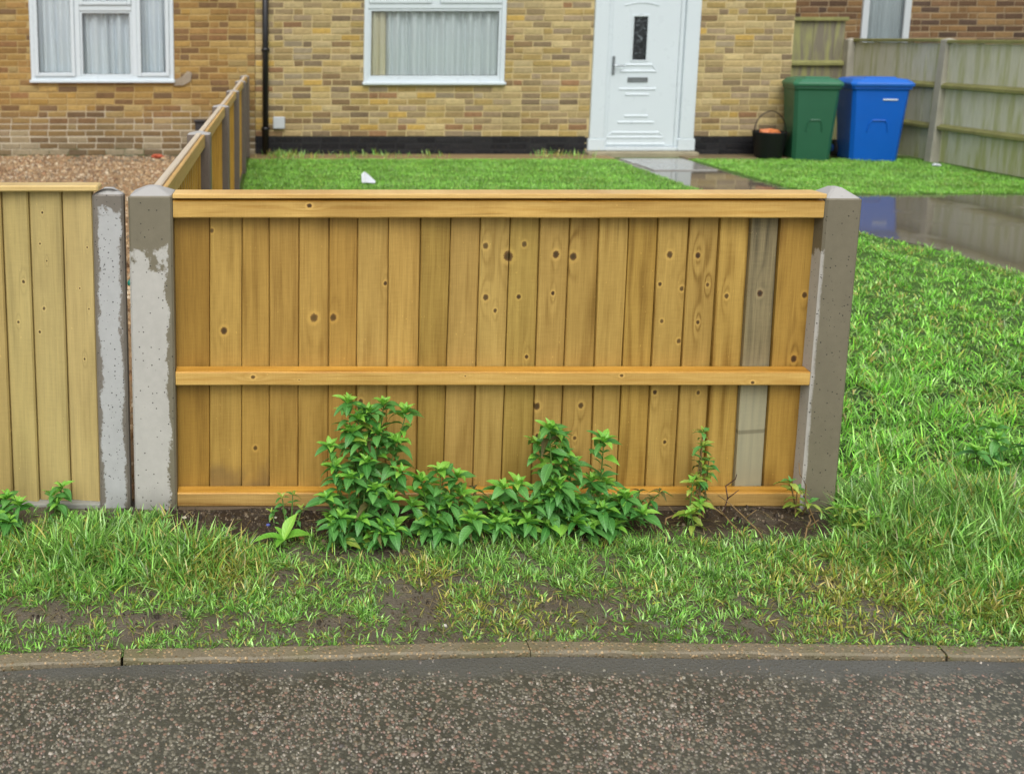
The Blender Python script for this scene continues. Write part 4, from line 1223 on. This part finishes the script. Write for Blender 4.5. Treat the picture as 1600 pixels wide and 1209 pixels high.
crumple('litter', plain('red_plastic', srgb(190, 96, 70), 0.6, 0.3, var=0.3, scale=30), (-1.38, 11.2, -0.01), 0.085, 'faded red scrap on the gravel under the brown house wall', 'litter', 7, 0.5)
crumple('stone', plain('grey_slab', srgb(132, 130, 124), 0.5, 0.4, var=0.2, bump=0.4), (2.28, 2.70, 0.0), 0.10, 'flat grey stone sunk in the grass right of the end post', 'stone', 8, 0.4)

# ---------------------------------------------------------------- grass
GRASS = vcol_mat('grass_blades', 0.30, 0.65, transl=0.22)
BARE = [(0.331, 2.188, 0.075, 0.14), (-0.56, 2.15, 0.16, 0.045), (0.761, 2.174, 0.10, 0.06), (-0.073, 2.60, 0.25, 0.11), (-0.278, 2.135, 0.14, 0.03), (0.138, 2.122, 0.08, 0.03), (0.224, 2.42, 0.15, 0.05), (0.55, 2.66, 0.7, 0.09), (1.129, 2.11, 0.107, 0.03), (0.03, 2.097, 0.08, 0.018), (1.40, 2.64, 0.16, 0.075), (0.017, 2.315, 0.07, 0.035), (-0.231, 2.50, 0.05, 0.04), (0.86, 2.097, 0.05, 0.02), (-0.9, 2.12, 0.25, 0.04), (0.50, 2.31, 0.05, 0.03), (-0.35, 2.24, 0.06, 0.03)]
STRAW = [(0.383, 2.271, 0.07, 0.14), (0.608, 2.161, 0.16, 0.09), (1.484, 2.242, 0.22, 0.17), (0.421, 2.161, 0.09, 0.08), (1.373, 2.11, 0.23, 0.06), (-0.134, 2.33, 0.10, 0.10), (1.9, 2.15, 0.2, 0.08)]
LONG = [(-0.439, 2.47, 0.33, 0.2), (-0.234, 2.45, 0.18, 0.15), (1.934, 2.80, 0.45, 0.6)]
def field(x, y, L_):
    v = np.zeros(len(x))
    for (cx, cy, rx, ry) in L_:
        v = np.maximum(v, np.exp(-(((x - cx) / rx) ** 2 + ((y - cy) / ry) ** 2) ** 1.5))
    return v


def blades(name, x, y, ln, wd, colr, g_, label, lean=0.55, az=None, kk=None):
    n = len(x)
    a = g_.uniform(0, 2 * math.pi, n) if az is None else az
    tw = a + math.pi / 2 + g_.normal(0, 0.6, n)
    k = lean * g_.uniform(0.2, 1.5, n) if kk is None else kk
    z = np.maximum(gz(x, y), -0.008) - 0.004
    t = np.array([0, 0.38, 0.72, 1.0])
    px = x[:, None] + np.cos(a)[:, None] * (ln * k)[:, None] * t ** 1.7
    py = y[:, None] + np.sin(a)[:, None] * (ln * k)[:, None] * t ** 1.7
    drop = np.clip(k - 0.55, 0, 1)
    pzz = z[:, None] + ln[:, None] * (t * np.sqrt(np.clip(1 - 0.55 * k ** 2, 0.15, 1))[:, None] - (t ** 2.6) * 0.55 * drop[:, None])
    w_ = wd[:, None] * np.array([0.8, 1.0, 0.75, 0.0]) * 0.5
    dx, dy = np.cos(tw)[:, None] * w_, np.sin(tw)[:, None] * w_
    L_ = np.stack([px - dx, py - dy, pzz], -1); Rr = np.stack([px + dx, py + dy, pzz], -1)
    V = np.concatenate([L_[:, :3], Rr[:, :3], L_[:, 3:4]], 1)       # 7 verts: l0 l1 l2 r0 r1 r2 tip
    b = (np.arange(n) * 7)[:, None]
    q = np.concatenate([b + np.array([0, 3, 4, 1]), b + np.array([1, 4, 5, 2])], 0)
    tr = b + np.array([2, 5, 6])
    me = np_mesh(name, V.reshape(-1, 3), tr, q, np.repeat(colr, 7, 0))
    return tag(link(name, me, GRASS), label, 'grass', kind='stuff')


def tufts(xc, yc, per, rad, g_):
    """blades radiating from clump centres: index of clump, x, y, lean azimuth, lean amount"""
    cnt = np.maximum(3, g_.poisson(per, len(xc)))
    i = np.repeat(np.arange(len(xc)), cnt)
    u = np.sqrt(g_.random(len(i)))
    ph = g_.uniform(0, 2 * math.pi, len(i))
    x = xc[i] + rad * u * np.cos(ph); y = yc[i] + rad * u * np.sin(ph)
    az = ph + g_.normal(0, 0.7, len(i)) + 0.5 * fbm(x, y, 3.0, 4.0)
    k = np.clip(0.4 + 0.75 * u + g_.normal(0, 0.3, len(i)), 0.05, 1.55)
    return i, x, y, az, k


G1 = 1.14 * np.array([srgb(104, 160, 60), srgb(122, 178, 74), srgb(88, 146, 52), srgb(136, 186, 86), srgb(108, 154, 70), srgb(150, 192, 108)])
G2 = 1.1 * np.array([srgb(170, 176, 72), srgb(186, 176, 96), srgb(158, 166, 68), srgb(196, 182, 112), srgb(138, 158, 62)])
G3 = 1.12 * np.array([srgb(112, 186, 56), srgb(128, 200, 66), srgb(100, 172, 52), srgb(140, 202, 78)])


def colour(n, straw, g_, pal=G1):
    c = pal[g_.integers(0, len(pal), n)]
    s_ = G2[g_.integers(0, len(G2), n)]
    pick = g_.random(n) < straw
    return np.where(pick[:, None], s_, c * np.array([1.3, 1.2, 1.3])) * (0.5 + 1.1 * g_.random((n, 1)) ** 1.2)


def scatter(n, xr, yr, g_):
    return g_.uniform(*xr, n), g_.uniform(*yr, n)


g_ = np.random.default_rng(21)
# verge in front of the fences
x, y = scatter(17000, (-1.7, 2.7), (2.02, 2.74), g_)
d = (y - edge_y(x) - 0.037)
bare = field(x, y, BARE)
patch = 0.5 + 0.6 * fbm(x, y, 8.0, 2.0) + 0.3 * fbm(x, y, 24.0, 5.0)
dens = np.clip(0.25 + 0.9 * patch, 0.10, 1) * (1 - 0.93 * np.clip(bare * 1.25 + 0.25 * fbm(x, y, 15.0, 1.0) * (bare > .1), 0, 1))
dens = np.maximum(dens, 0.9 * np.exp(-((d - 0.012) / 0.018) ** 2) * (np.abs(x - 0.36) > 0.07) * (fbm(x, x * 0, 4.0, 6.0) > -0.3))
dens = np.where((x > -0.30) & (x < 1.60) & (y > 2.50 + 0.03 * fbm(x, x * 0, 7.0, 2.0)), dens * 0.05, dens)
dens = np.where(x > 1.62, np.maximum(dens, 0.8), dens)
dens *= (d > -0.006)
k = (g_.random(len(x)) < dens) & ~((x < 1.66) & (y > FY - 0.05))
xc, yc, d = x[k], y[k], d[k]
lgc = field(xc, yc, LONG)
lnc = (0.017 + 0.020 * np.clip(d / 0.45, 0, 1) + lgc * 0.042 + 0.028 * np.clip((xc - 1.6) / 0.4, 0, 1)) * g_.uniform(0.65, 1.35, len(xc)) * np.where(xc < 1.62, np.interp(yc, [2.42, 2.56], [1.0, 0.42]), 1.0)
stc = np.clip(0.06 + 0.55 * field(xc, yc, STRAW) + 0.3 * np.clip(fbm(xc, yc, 5.0, 9.0), 0, 1) + (g_.random(len(xc)) < 0.08) * 0.5, 0, 0.92)
i, x, y, az, kk = tufts(xc, yc, 12, 0.014, g_)
ok = (y < FY - 0.04) | (x > 1.66)
i, x, y, az, kk = i[ok], x[ok], y[ok], az[ok], kk[ok]
tint_ = (0.68 + 0.38 * g_.random(len(xc)))[i][:, None]
blades('grass', x, y, lnc[i] * g_.uniform(0.55, 1.3, len(x)), g_.uniform(0.0018, 0.0044, len(x)) * (1 + 0.35 * lgc[i]), colour(len(x), stc[i], g_) * tint_, g_, 'patchy worn grass on the verge between kerb and fences', az=az, kk=kk)
# dead straw lying on the mud
x, y = scatter(7500, (-1.0, 2.0), (2.07, 2.60), g_)
k = (y - edge_y(x) > 0.055) & (fbm(x, y, 6.0, 3.0) > -0.3)
x, y = x[k], y[k]
SG = np.array([srgb(150, 134, 92), srgb(120, 104, 70), srgb(176, 162, 118), srgb(98, 86, 58), srgb(134, 136, 70)])
blades('straw', x, y, g_.uniform(0.012, 0.045, len(x)), g_.uniform(0.0014, 0.0026, len(x)), SG[g_.integers(0, 5, len(x))], g_, 'dead straw lying among the grass and mud of the verge', kk=g_.uniform(1.08, 1.27, len(x)))
# rough grass right of the end post
def keep_right(x, y):
    return (x > np.maximum(1.67, 0.38 * y)) & (x < 1.05 * y + 0.3) & (~in_poly(x + 0.07 * fbm(x, y, 6.0, 1.0), y + 0.06 * fbm(x, y, 9.0, 4.0), DRIVE)) & (x < 7.3)
x, y = scatter(27000, (1.6, 6.5), (2.66, 7.0), g_)
k = keep_right(x, y) & (g_.random(len(x)) < (2.66 / y) ** 0.9 * np.clip(0.8 + 0.5 * fbm(x, y, 5.0, 1.0), 0.35, 1)) & ~(((x - 2.28) / .09) ** 2 + ((y - 2.70) / .06) ** 2 < 1)
xc, yc = x[k], y[k]
lnc = (0.040 + 0.034 * np.clip(0.5 + 0.8 * fbm(xc, yc, 4.0, 7.0), 0, 1.3)) * g_.uniform(0.65, 1.35, len(xc)) * np.interp(yc, [2.66, 3.2, 4.5], [1.0, 0.9, 0.55])
stc = np.clip(0.05 + 0.35 * np.clip(fbm(xc, yc, 2.6, 3.0), 0, 1) + (g_.random(len(xc)) < 0.06) * 0.5, 0, 0.8)
i, x, y, az, kk = tufts(xc, yc, 15, 0.030, g_)
tint_ = (0.84 + 0.34 * g_.random(len(xc)))[i][:, None]
blades('grass', x, y, lnc[i] * g_.uniform(0.55, 1.3, len(x)), g_.uniform(0.0022, 0.0056, len(x)) * np.interp(y, [2.66, 5.0], [1.0, 1.15]), colour(len(x), stc[i], g_, np.concatenate([G1, G3])) * tint_, g_, 'lush bright green grass to the right of the end post', az=az, kk=kk)
# lawn before the house
def lawn_col(x, y):
    p_ = fbm(x, y, 1.7, 4.0) + 0.7 * fbm(x, y, 5.0, 8.0)
    c = colour(len(x), np.clip(0.08 + 0.25 * p_, 0.02, 0.5), g_, np.concatenate([G3, G1]))
    c = c * 0.45 + c.mean(0) * 0.55
    return c * np.clip(0.98 + 0.22 * fbm(x, y, 2.3, 1.0) + 0.18 * fbm(x, y, 9.0, 2.0), 0.6, 1.4)[:, None]
def lawn_ok(x, y):
    return (~in_poly(x + 0.06 * fbm(x, y, 5.0, 1.0), y + 0.05 * fbm(x, y, 8.0, 4.0), DRIVE)) & (y < 11.03 + 0.03 * fbm(x, y, 5, 1)) & ~((x > 3.9) & (x < 4.78) & (y > 8.7))
x, y = scatter(84000, (-0.30, 3.96), (7.9, 11.08), g_)
k = lawn_ok(x, y); x, y = x[k], y[k]
blades('grass', x, y, g_.uniform(0.015, 0.036, len(x)), g_.uniform(0.003, 0.006, len(x)), lawn_col(x, y), g_, 'short bright lawn behind the fence before the white door', lean=0.7)
x, y = scatter(62000, (4.70, 7.36), (8.40, 11.08), g_)
k = lawn_ok(x, y); x, y = x[k], y[k]
blades('grass', x, y, g_.uniform(0.015, 0.036, len(x)), g_.uniform(0.003, 0.006, len(x)), lawn_col(x, y), g_, 'strip of short bright lawn before the wheelie bins', lean=0.7)
x, y = scatter(14000, (-0.30, 4.5), (2.80, 7.9), g_)
k = lawn_ok(x, y) & ~keep_right(x, y); x, y = x[k], y[k]
blades('grass', x, y, g_.uniform(0.03, 0.06, len(x)), g_.uniform(0.004, 0.008, len(x)), colour(len(x), np.full(len(x), 0.05), g_, G3), g_, 'lawn close behind the golden front fence', lean=0.7)
# weeds along the wall foot
x = np.concatenate([g_.normal(c, 0.12, 60) for c in (0.4, 0.9, 1.3, 1.75, 3.2, 3.5)] + [g_.normal(0.1, 0.12, 260)]); y = g_.uniform(10.98, 11.36, len(x))
blades('grass', x, y, g_.uniform(0.05, 0.13, len(x)), g_.uniform(0.005, 0.009, len(x)), colour(len(x), np.full(len(x), 0.35), g_, G1), g_, 'wispy grass tufts against the black plinth', lean=0.6)

# ---------------------------------------------------------------- weeds
LEAF_G = leaf_mat('weed_leaf', srgb(70, 134, 58), srgb(116, 178, 92))
LEAF_Y = leaf_mat('weed_leaf_young', srgb(116, 188, 64), srgb(164, 220, 92))
LEAF_P = leaf_mat('weed_leaf_pale', srgb(140, 170, 62), srgb(178, 198, 92))
LEAF_B = leaf_mat('weed_leaf_withered', srgb(74, 60, 34), srgb(104, 104, 48), 0.7)
STEM = plain('weed_stem', srgb(92, 124, 58), 0.5, 0.4, var=0.2, scale=30)
STEM_B = plain('dry_stem', srgb(128, 106, 70), 0.7, 0.3, var=0.25, scale=30)


def leaf_mesh(name, mat, width=0.2, droop=0.18, fold=0.25, serr=0.0):
    """a unit leaf along +x: pointed oval, folded on the midrib, tip drooping"""
    n = 7
    V, F = [], []
    for i in range(n + 1):
        t = i / n
        w_ = width * (math.sin(math.pi * min(1, t * 0.96 + 0.05)) ** 0.85) * (1.12 - 0.32 * t) if 0 < i < n else (0.025 if i == 0 else 0.0)
        if serr and 0 < i < n: w_ *= 1 + serr * (-1) ** i
        z = 0.10 * math.sin(math.pi * t * 0.8) - droop * t ** 2.2
        V += [(t, -w_, z + w_ * fold + 0.02 * math.sin(9 * t)), (t, 0, z), (t, w_, z + w_ * fold - 0.02 * math.sin(8 * t + 1))]
    for i in range(n):
        for j in (0, 1):
            F.append((i * 3 + j, (i + 1) * 3 + j, (i + 1) * 3 + j + 1, i * 3 + j + 1))
    me = bpy.data.meshes.new(name)
    me.from_pydata(V, [], F); me.update()
    me.materials.append(mat)
    me.polygons.foreach_set('use_smooth', np.ones(len(F), dtype=bool))
    return me


LM = {'g': [leaf_mesh('leaf', LEAF_G, w_, d_, f_) for w_, d_, f_ in ((.23, .12, .3), (.21, .30, .45), (.25, .42, .25), (.22, .05, .5), (.16, .2, .3))],
      'y': [leaf_mesh('leaf', LEAF_Y, w_, d_, f_) for w_, d_, f_ in ((.2, .0, .5), (.19, .15, .6), (.23, .25, .4))],
      'p': [leaf_mesh('leaf', LEAF_P, w_, d_, f_, .12) for w_, d_, f_ in ((.2, .1, .4), (.22, .3, .3))],
      'b': [leaf_mesh('leaf', LEAF_B, w_, d_, f_, .1) for w_, d_, f_ in ((.16, .6, .9), (.2, .8, .7))]}


def put_leaf(parent, kind, pos, az, elev, size, roll=0.0):
    o = bpy.data.objects.new('leaf', rnd.choice(LM[kind]))
    o.matrix_world = Matrix.Translation(pos) @ Matrix.Rotation(az, 4, 'Z') @ Matrix.Rotation(-elev, 4, 'Y') @ Matrix.Rotation(roll, 4, 'X') @ Matrix.Diagonal((size, size, size, 1))
    col.objects.link(o)
    o.parent = parent
    return o


def stem_plant(parent, base, tip, lsize=0.055, kinds=('g', 'y'), step=0.022, stem_mat=None, first=0.22, rosette=13, rad=0.0032, dense=1.0):
    base, tip = Vector(base), Vector(tip)
    n = 9
    ctrl = base.lerp(tip, 0.45) + Vector((0, 0, (tip - base).length * 0.12))
    pts = [base * (1 - t) ** 2 + ctrl * 2 * t * (1 - t) + tip * t ** 2 for t in [i / (n - 1) for i in range(n)]]
    st_ = MB().tube(pts, [rad * (1 - 0.55 * i / (n - 1)) for i in range(n)], 6).build('stem', stem_mat or STEM, parent, True)
    L_ = (tip - base).length
    m = max(2, int(L_ * (1 - first) / step))
    az = rnd.uniform(0, 6.28)
    for k in range(m):
        t = first + (1 - first) * (k + 0.3) / m
        p_ = base * (1 - t) ** 2 + ctrl * 2 * t * (1 - t) + tip * t ** 2
        az += math.pi / 2 + rnd.gauss(0, .3)
        up = k / m
        for s_ in (0, 1):
            if rnd.random() > dense: continue
            kd = kinds[0] if rnd.random() > 0.25 * up else kinds[1]
            put_leaf(st_, 'b' if (kinds[0] == 'g' and rnd.random() < 0.012) else ('p' if rnd.random() < 0.04 else kd), p_, az + s_ * math.pi + rnd.gauss(0, .45), rnd.gauss(0.05 + 0.30 * up - 0.25 * (1 - up), .28), lsize * rnd.uniform(0.5, 1.25) * (1.0 - 0.18 * up) * (0.8 + 0.2 * min(1, t * 2)), rnd.gauss(0, .3))
    for k in range(rosette):
        a = az + k * 2.4
        f_ = k / max(1, rosette)
        put_leaf(st_, kinds[1] if f_ > 0.35 else kinds[0], tip + Vector((0, 0, 0.006 * f_)), a, -0.30 + 1.45 * f_ + rnd.gauss(0, .14), lsize * (1.05 - 0.68 * f_) * rnd.uniform(.85, 1.15), rnd.gauss(0, .2))
    return st_


def weed(label, base, tips, fill=0, **kw):
    t = thing('weed', (*base, float(gz(base[0], base[1]))), label, 'weed', 'leafy weeds along the foot of the fence')
    zb = float(gz(base[0], base[1])) - 0.01
    xs_ = [q[0] for q in tips]
    zm = max(q[2] for q in tips)
    ym = sum(q[1] for q in tips) / len(tips)
    tips = list(tips) + [(rnd.uniform(min(xs_), max(xs_)), ym - rnd.uniform(0.0, 0.05), rnd.uniform(0.035, max(0.07, zm * 0.45))) for _ in range(fill)]
    for tp in tips:
        stem_plant(t, (base[0] + (tp[0] - base[0]) * 0.35 + rnd.gauss(0, .012), base[1] + rnd.gauss(0, .02), zb), tp, **kw)
    return t


def T(L_, y0, sp=0.03):
    return [(x, y0 + (i % 3 - 1) * sp + rnd.uniform(-.012, .012), z) for i, (x, z) in enumerate(L_)]


weed('tallest bushy green weed, left of the row against the fence', (0.265, 2.55),
     [(0.203, 2.57, .375), (0.232, 2.55, .335), (0.262, 2.56, .35), (0.305, 2.58, .365), (0.366, 2.57, .345), (0.285, 2.53, .30), (0.335, 2.54, .27), (0.242, 2.52, .275), (0.215, 2.54, .30)], lsize=0.060, step=0.019, first=0.30, rosette=12)
weed('leafy weed crowding before the foot of the tallest one', (0.225, 2.48),
     [(0.152, 2.53, .262), (0.165, 2.50, .215), (0.205, 2.47, .20), (0.140, 2.47, .140), (0.27, 2.46, .17), (0.232, 2.43, .10), (0.315, 2.46, .14), (0.178, 2.44, .10), (0.345, 2.50, .20), (0.29, 2.42, .06), (0.25, 2.49, .235)], lsize=0.057, step=0.018, first=0.15, rosette=11, fill=6)
weed('broad leaved low weed just right of the tallest clump', (0.455, 2.50), T([(0.397, .193), (0.455, .205), (0.505, .180), (0.375, .115), (0.482, .11), (0.545, .09), (0.43, .07), (0.42, .14), (0.52, .12), (0.46, .05)], 2.50), lsize=0.062, step=0.018, fill=6, first=0.12, rosette=11)
weed('short round leaved weed in the middle of the row', (0.66, 2.54), T([(0.625, .160), (0.675, .160), (0.657, .095), (0.71, .11), (0.60, .10), (0.645, .05), (0.70, .05)], 2.52), lsize=0.062, step=0.018, fill=7, first=0.12, rosette=11)
weed('upright weed with a rosette top right of the middle', (0.79, 2.55), T([(0.757, .318), (0.800, .240), (0.842, .195), (0.765, .125), (0.82, .11), (0.745, .25), (0.79, .16), (0.785, .29)], 2.54), lsize=0.062, step=0.018, fill=6, first=0.12, rosette=11)
weed('loose weed with drooping narrow leaves at the right of the row', (0.91, 2.55), T([(0.905, .285), (0.884, .160), (0.940, .130), (1.022, .075), (0.855, .07), (0.975, .07), (0.91, .09)], 2.54), lsize=0.064, step=0.020, fill=7, first=0.12, rosette=11)
weed('half withered thin weed in front of the grey board', (1.225, 2.60), [(1.225, 2.615, .270), (1.218, 2.60, .235), (1.205, 2.59, .14), (1.245, 2.61, .19), (1.235, 2.60, .16)], lsize=0.036, kinds=('g', 'p'), step=0.022, stem_mat=STEM_B, rosette=7, first=0.3)
weed('yellow green weed below the withered stalk', (1.19, 2.55), [(1.18, 2.56, .145), (1.20, 2.55, .085), (1.165, 2.53, .07)], lsize=0.046, kinds=('p', 'y'), step=0.035, rosette=6)
weed('straggly dark seedling left of the tallest clump', (0.03, 2.58), [(0.02, 2.59, .085), (0.05, 2.58, .10), (0.075, 2.57, .06), (-0.01, 2.57, .05)], lsize=0.028, kinds=('g', 'p'), step=0.03, rosette=5)
weed('small seedling between the two biggest weeds', (0.57, 2.60), [(0.575, 2.61, .10), (0.555, 2.60, .07), (0.60, 2.59, .075)], lsize=0.034, kinds=('g', 'b'), step=0.03, rosette=5)
weed('low dark green weed under the bottom rail left of withered stalk', (1.06, 2.60), [(1.05, 2.61, .09), (1.08, 2.60, .075), (1.10, 2.59, .10), (1.03, 2.58, .05)], lsize=0.036, kinds=('g', 'b'), step=0.03, rosette=5)
weed('withered weed leaning on the foot of the end post', (1.52, 2.60), [(1.478, 2.60, .125), (1.50, 2.60, .10), (1.53, 2.585, .07)], lsize=0.042, kinds=('p', 'g'), step=0.04, stem_mat=STEM_B, rosette=6)
weed('pale spreading weed at the right of the end post foot', (1.60, 2.55), [(1.585, 2.545, .075), (1.635, 2.535, .075), (1.68, 2.53, .055), (1.72, 2.52, .045), (1.645, 2.50, .045)], lsize=0.036, kinds=('p', 'y'), step=0.026, rosette=7)
weed('leafy green weed below the pale fence', (-0.75, 2.56), [(-0.76, 2.56, .095), (-0.80, 2.54, .10), (-0.72, 2.54, .085), (-0.85, 2.56, .10), (-0.78, 2.50, .075), (-0.74, 2.49, .06)], lsize=0.055, step=0.022, first=0.15)
weed('small green sprig against the pale fence near its post', (-0.625, 2.625), [(-0.615, 2.61, .105), (-0.64, 2.60, .085), (-0.625, 2.59, .065)], lsize=0.048, step=0.024, rosette=8)
weed('leafy weed patch in the long grass at the right edge', (2.28, 2.86), [(2.20, 2.86, .10), (2.28, 2.88, .13), (2.35, 2.85, .12), (2.24, 2.80, .07), (2.42, 2.9, .13), (2.32, 2.95, .14), (2.48, 2.86, .10)], lsize=0.058, step=0.04)

# broad dock leaves lying on the bare soil
dock = thing('dock_plant', (0.03, 2.47, 0), 'flat dock plant with three long leaves on the bare soil', 'plant')
crown_ = MB().tube([(0.025, 2.475, 0.0), (0.025, 2.475, 0.02)], [0.010, 0.006], 7).build('crown', STEM, dock, True)
for az, el, sz in ((0.95, 0.75, .085), (0.15, 0.22, .085), (3.3, 0.12, .085), (4.3, 0.1, .06), (2.2, .5, .05)):
    put_leaf(crown_, 'y', (0.025, 2.475, 0.02), az, el, sz)

# dead stalks and straw at the fence foot
for i, (a, b, label) in enumerate([((1.28, 2.60, .0), (1.33, 2.62, .145), 'brown dead stalk leaning before the last board'), ((1.30, 2.50, .01), (1.20, 2.58, .10), 'bleached bent stalk crossing the soil left of the end post'), ((1.36, 2.49, .0), (1.27, 2.60, .09), 'thin straw coloured stalk right of the yellow weed'),
                              ((1.545, 2.565, .0), (1.49, 2.60, .185), 'dry vine stem climbing the corner of the end post'), ((1.44, 2.46, .0), (1.52, 2.55, .06), 'forked pale twig lying by the end post'), ((1.09, 2.54, .03), (1.19, 2.58, .04), 'pale straw lying level under the bottom rail')]):
    a, b = Vector(a), Vector(b)
    pts = [a.lerp(b, t) + Vector((rnd.gauss(0, .005), rnd.gauss(0, .005), 0.02 * math.sin(math.pi * t))) for t in [k / 5 for k in range(6)]]
    m = MB().tube(pts, [0.0026 * (1 - .5 * k / 5) for k in range(6)], 5)
    m.tube([pts[2], pts[2] + Vector((0.025 * (-1) ** i, -.01, .03))], [0.0018, 0.001], 5)
    tag(m.build('dead_stalk', STEM_B if i else plain('brown_stalk', srgb(74, 52, 44), 0.6, 0.3), None, True), label, 'stalk', 'dead stalks at the fence foot')

# stones and crumbs on the bare soil
soil_cols = [srgb(86, 72, 56), srgb(60, 50, 40), srgb(112, 98, 80), srgb(48, 40, 33), srgb(74, 64, 50), srgb(60, 52, 42), srgb(70, 60, 46), srgb(124, 112, 92)]
def soil_keep(x, y, g):
    b = field(x, y, BARE)
    return (g.random(len(x)) < np.clip(b * 1.3, 0.02, 1) * np.where(y > 2.42, 1.0, 0.25)) & (y > edge_y(x) + 0.06) & (y < FY - 0.005)
CRUMB = vcol_mat('soil_crumb', 0.7, 0.3, noise_amt=0.3, nscale=200)
tag(chips('soil_crumbs', 24000, (-0.9, 1.7), (2.06, 2.66), gz, 0.0026, soil_cols, 31, CRUMB, flat=0.9, wid=soil_keep, sig=0.45), 'crumbs of dark wet soil and grit on the bare patches', 'soil')
for i, (x, y, s_, c, lab) in enumerate([(-0.135, 2.50, .011, (196, 196, 190), 'white pebble on the soil below the corner post'), (-0.02, 2.555, .006, (96, 108, 180), 'tiny blue fragment on the soil under the fence'), (0.075, 2.50, .010, (176, 130, 90), 'tan pebble beside the dock plant'), (0.135, 2.485, .012, (140, 120, 100), 'brown pebble left of the tallest weed'),
                                   (0.0, 2.585, .006, (206, 200, 180), 'tiny pale pebble under the bottom rail'), (-0.16, 2.45, .016, (176, 112, 72), 'orange brown dead leaf on the soil at the grass edge'), (-0.09, 2.44, .013, (160, 120, 92), 'pinkish dead leaf on the soil right of the orange one'), (0.405, 2.115, .006, (200, 196, 186), 'small white pebble on the mud by the kerb'), (-0.26, 2.585, .007, (186, 178, 158), 'pale pebble before the gap of the posts')]):
    flat = 0.25 if 'leaf' in lab else 1.0
    crumple('dead_leaf' if 'leaf' in lab else 'pebble', plain('pebble_%d' % i, srgb(*c), 0.6, 0.3, var=0.15, scale=60), (x, y, float(gz(x, y)) - 0.001), s_, lab, 'leaf' if 'leaf' in lab else 'pebble', 50 + i, flat)
print('objects', len(bpy.data.objects), 'tris', sum(len(m_.loops) - 2 * len(m_.polygons) for m_ in bpy.data.meshes))
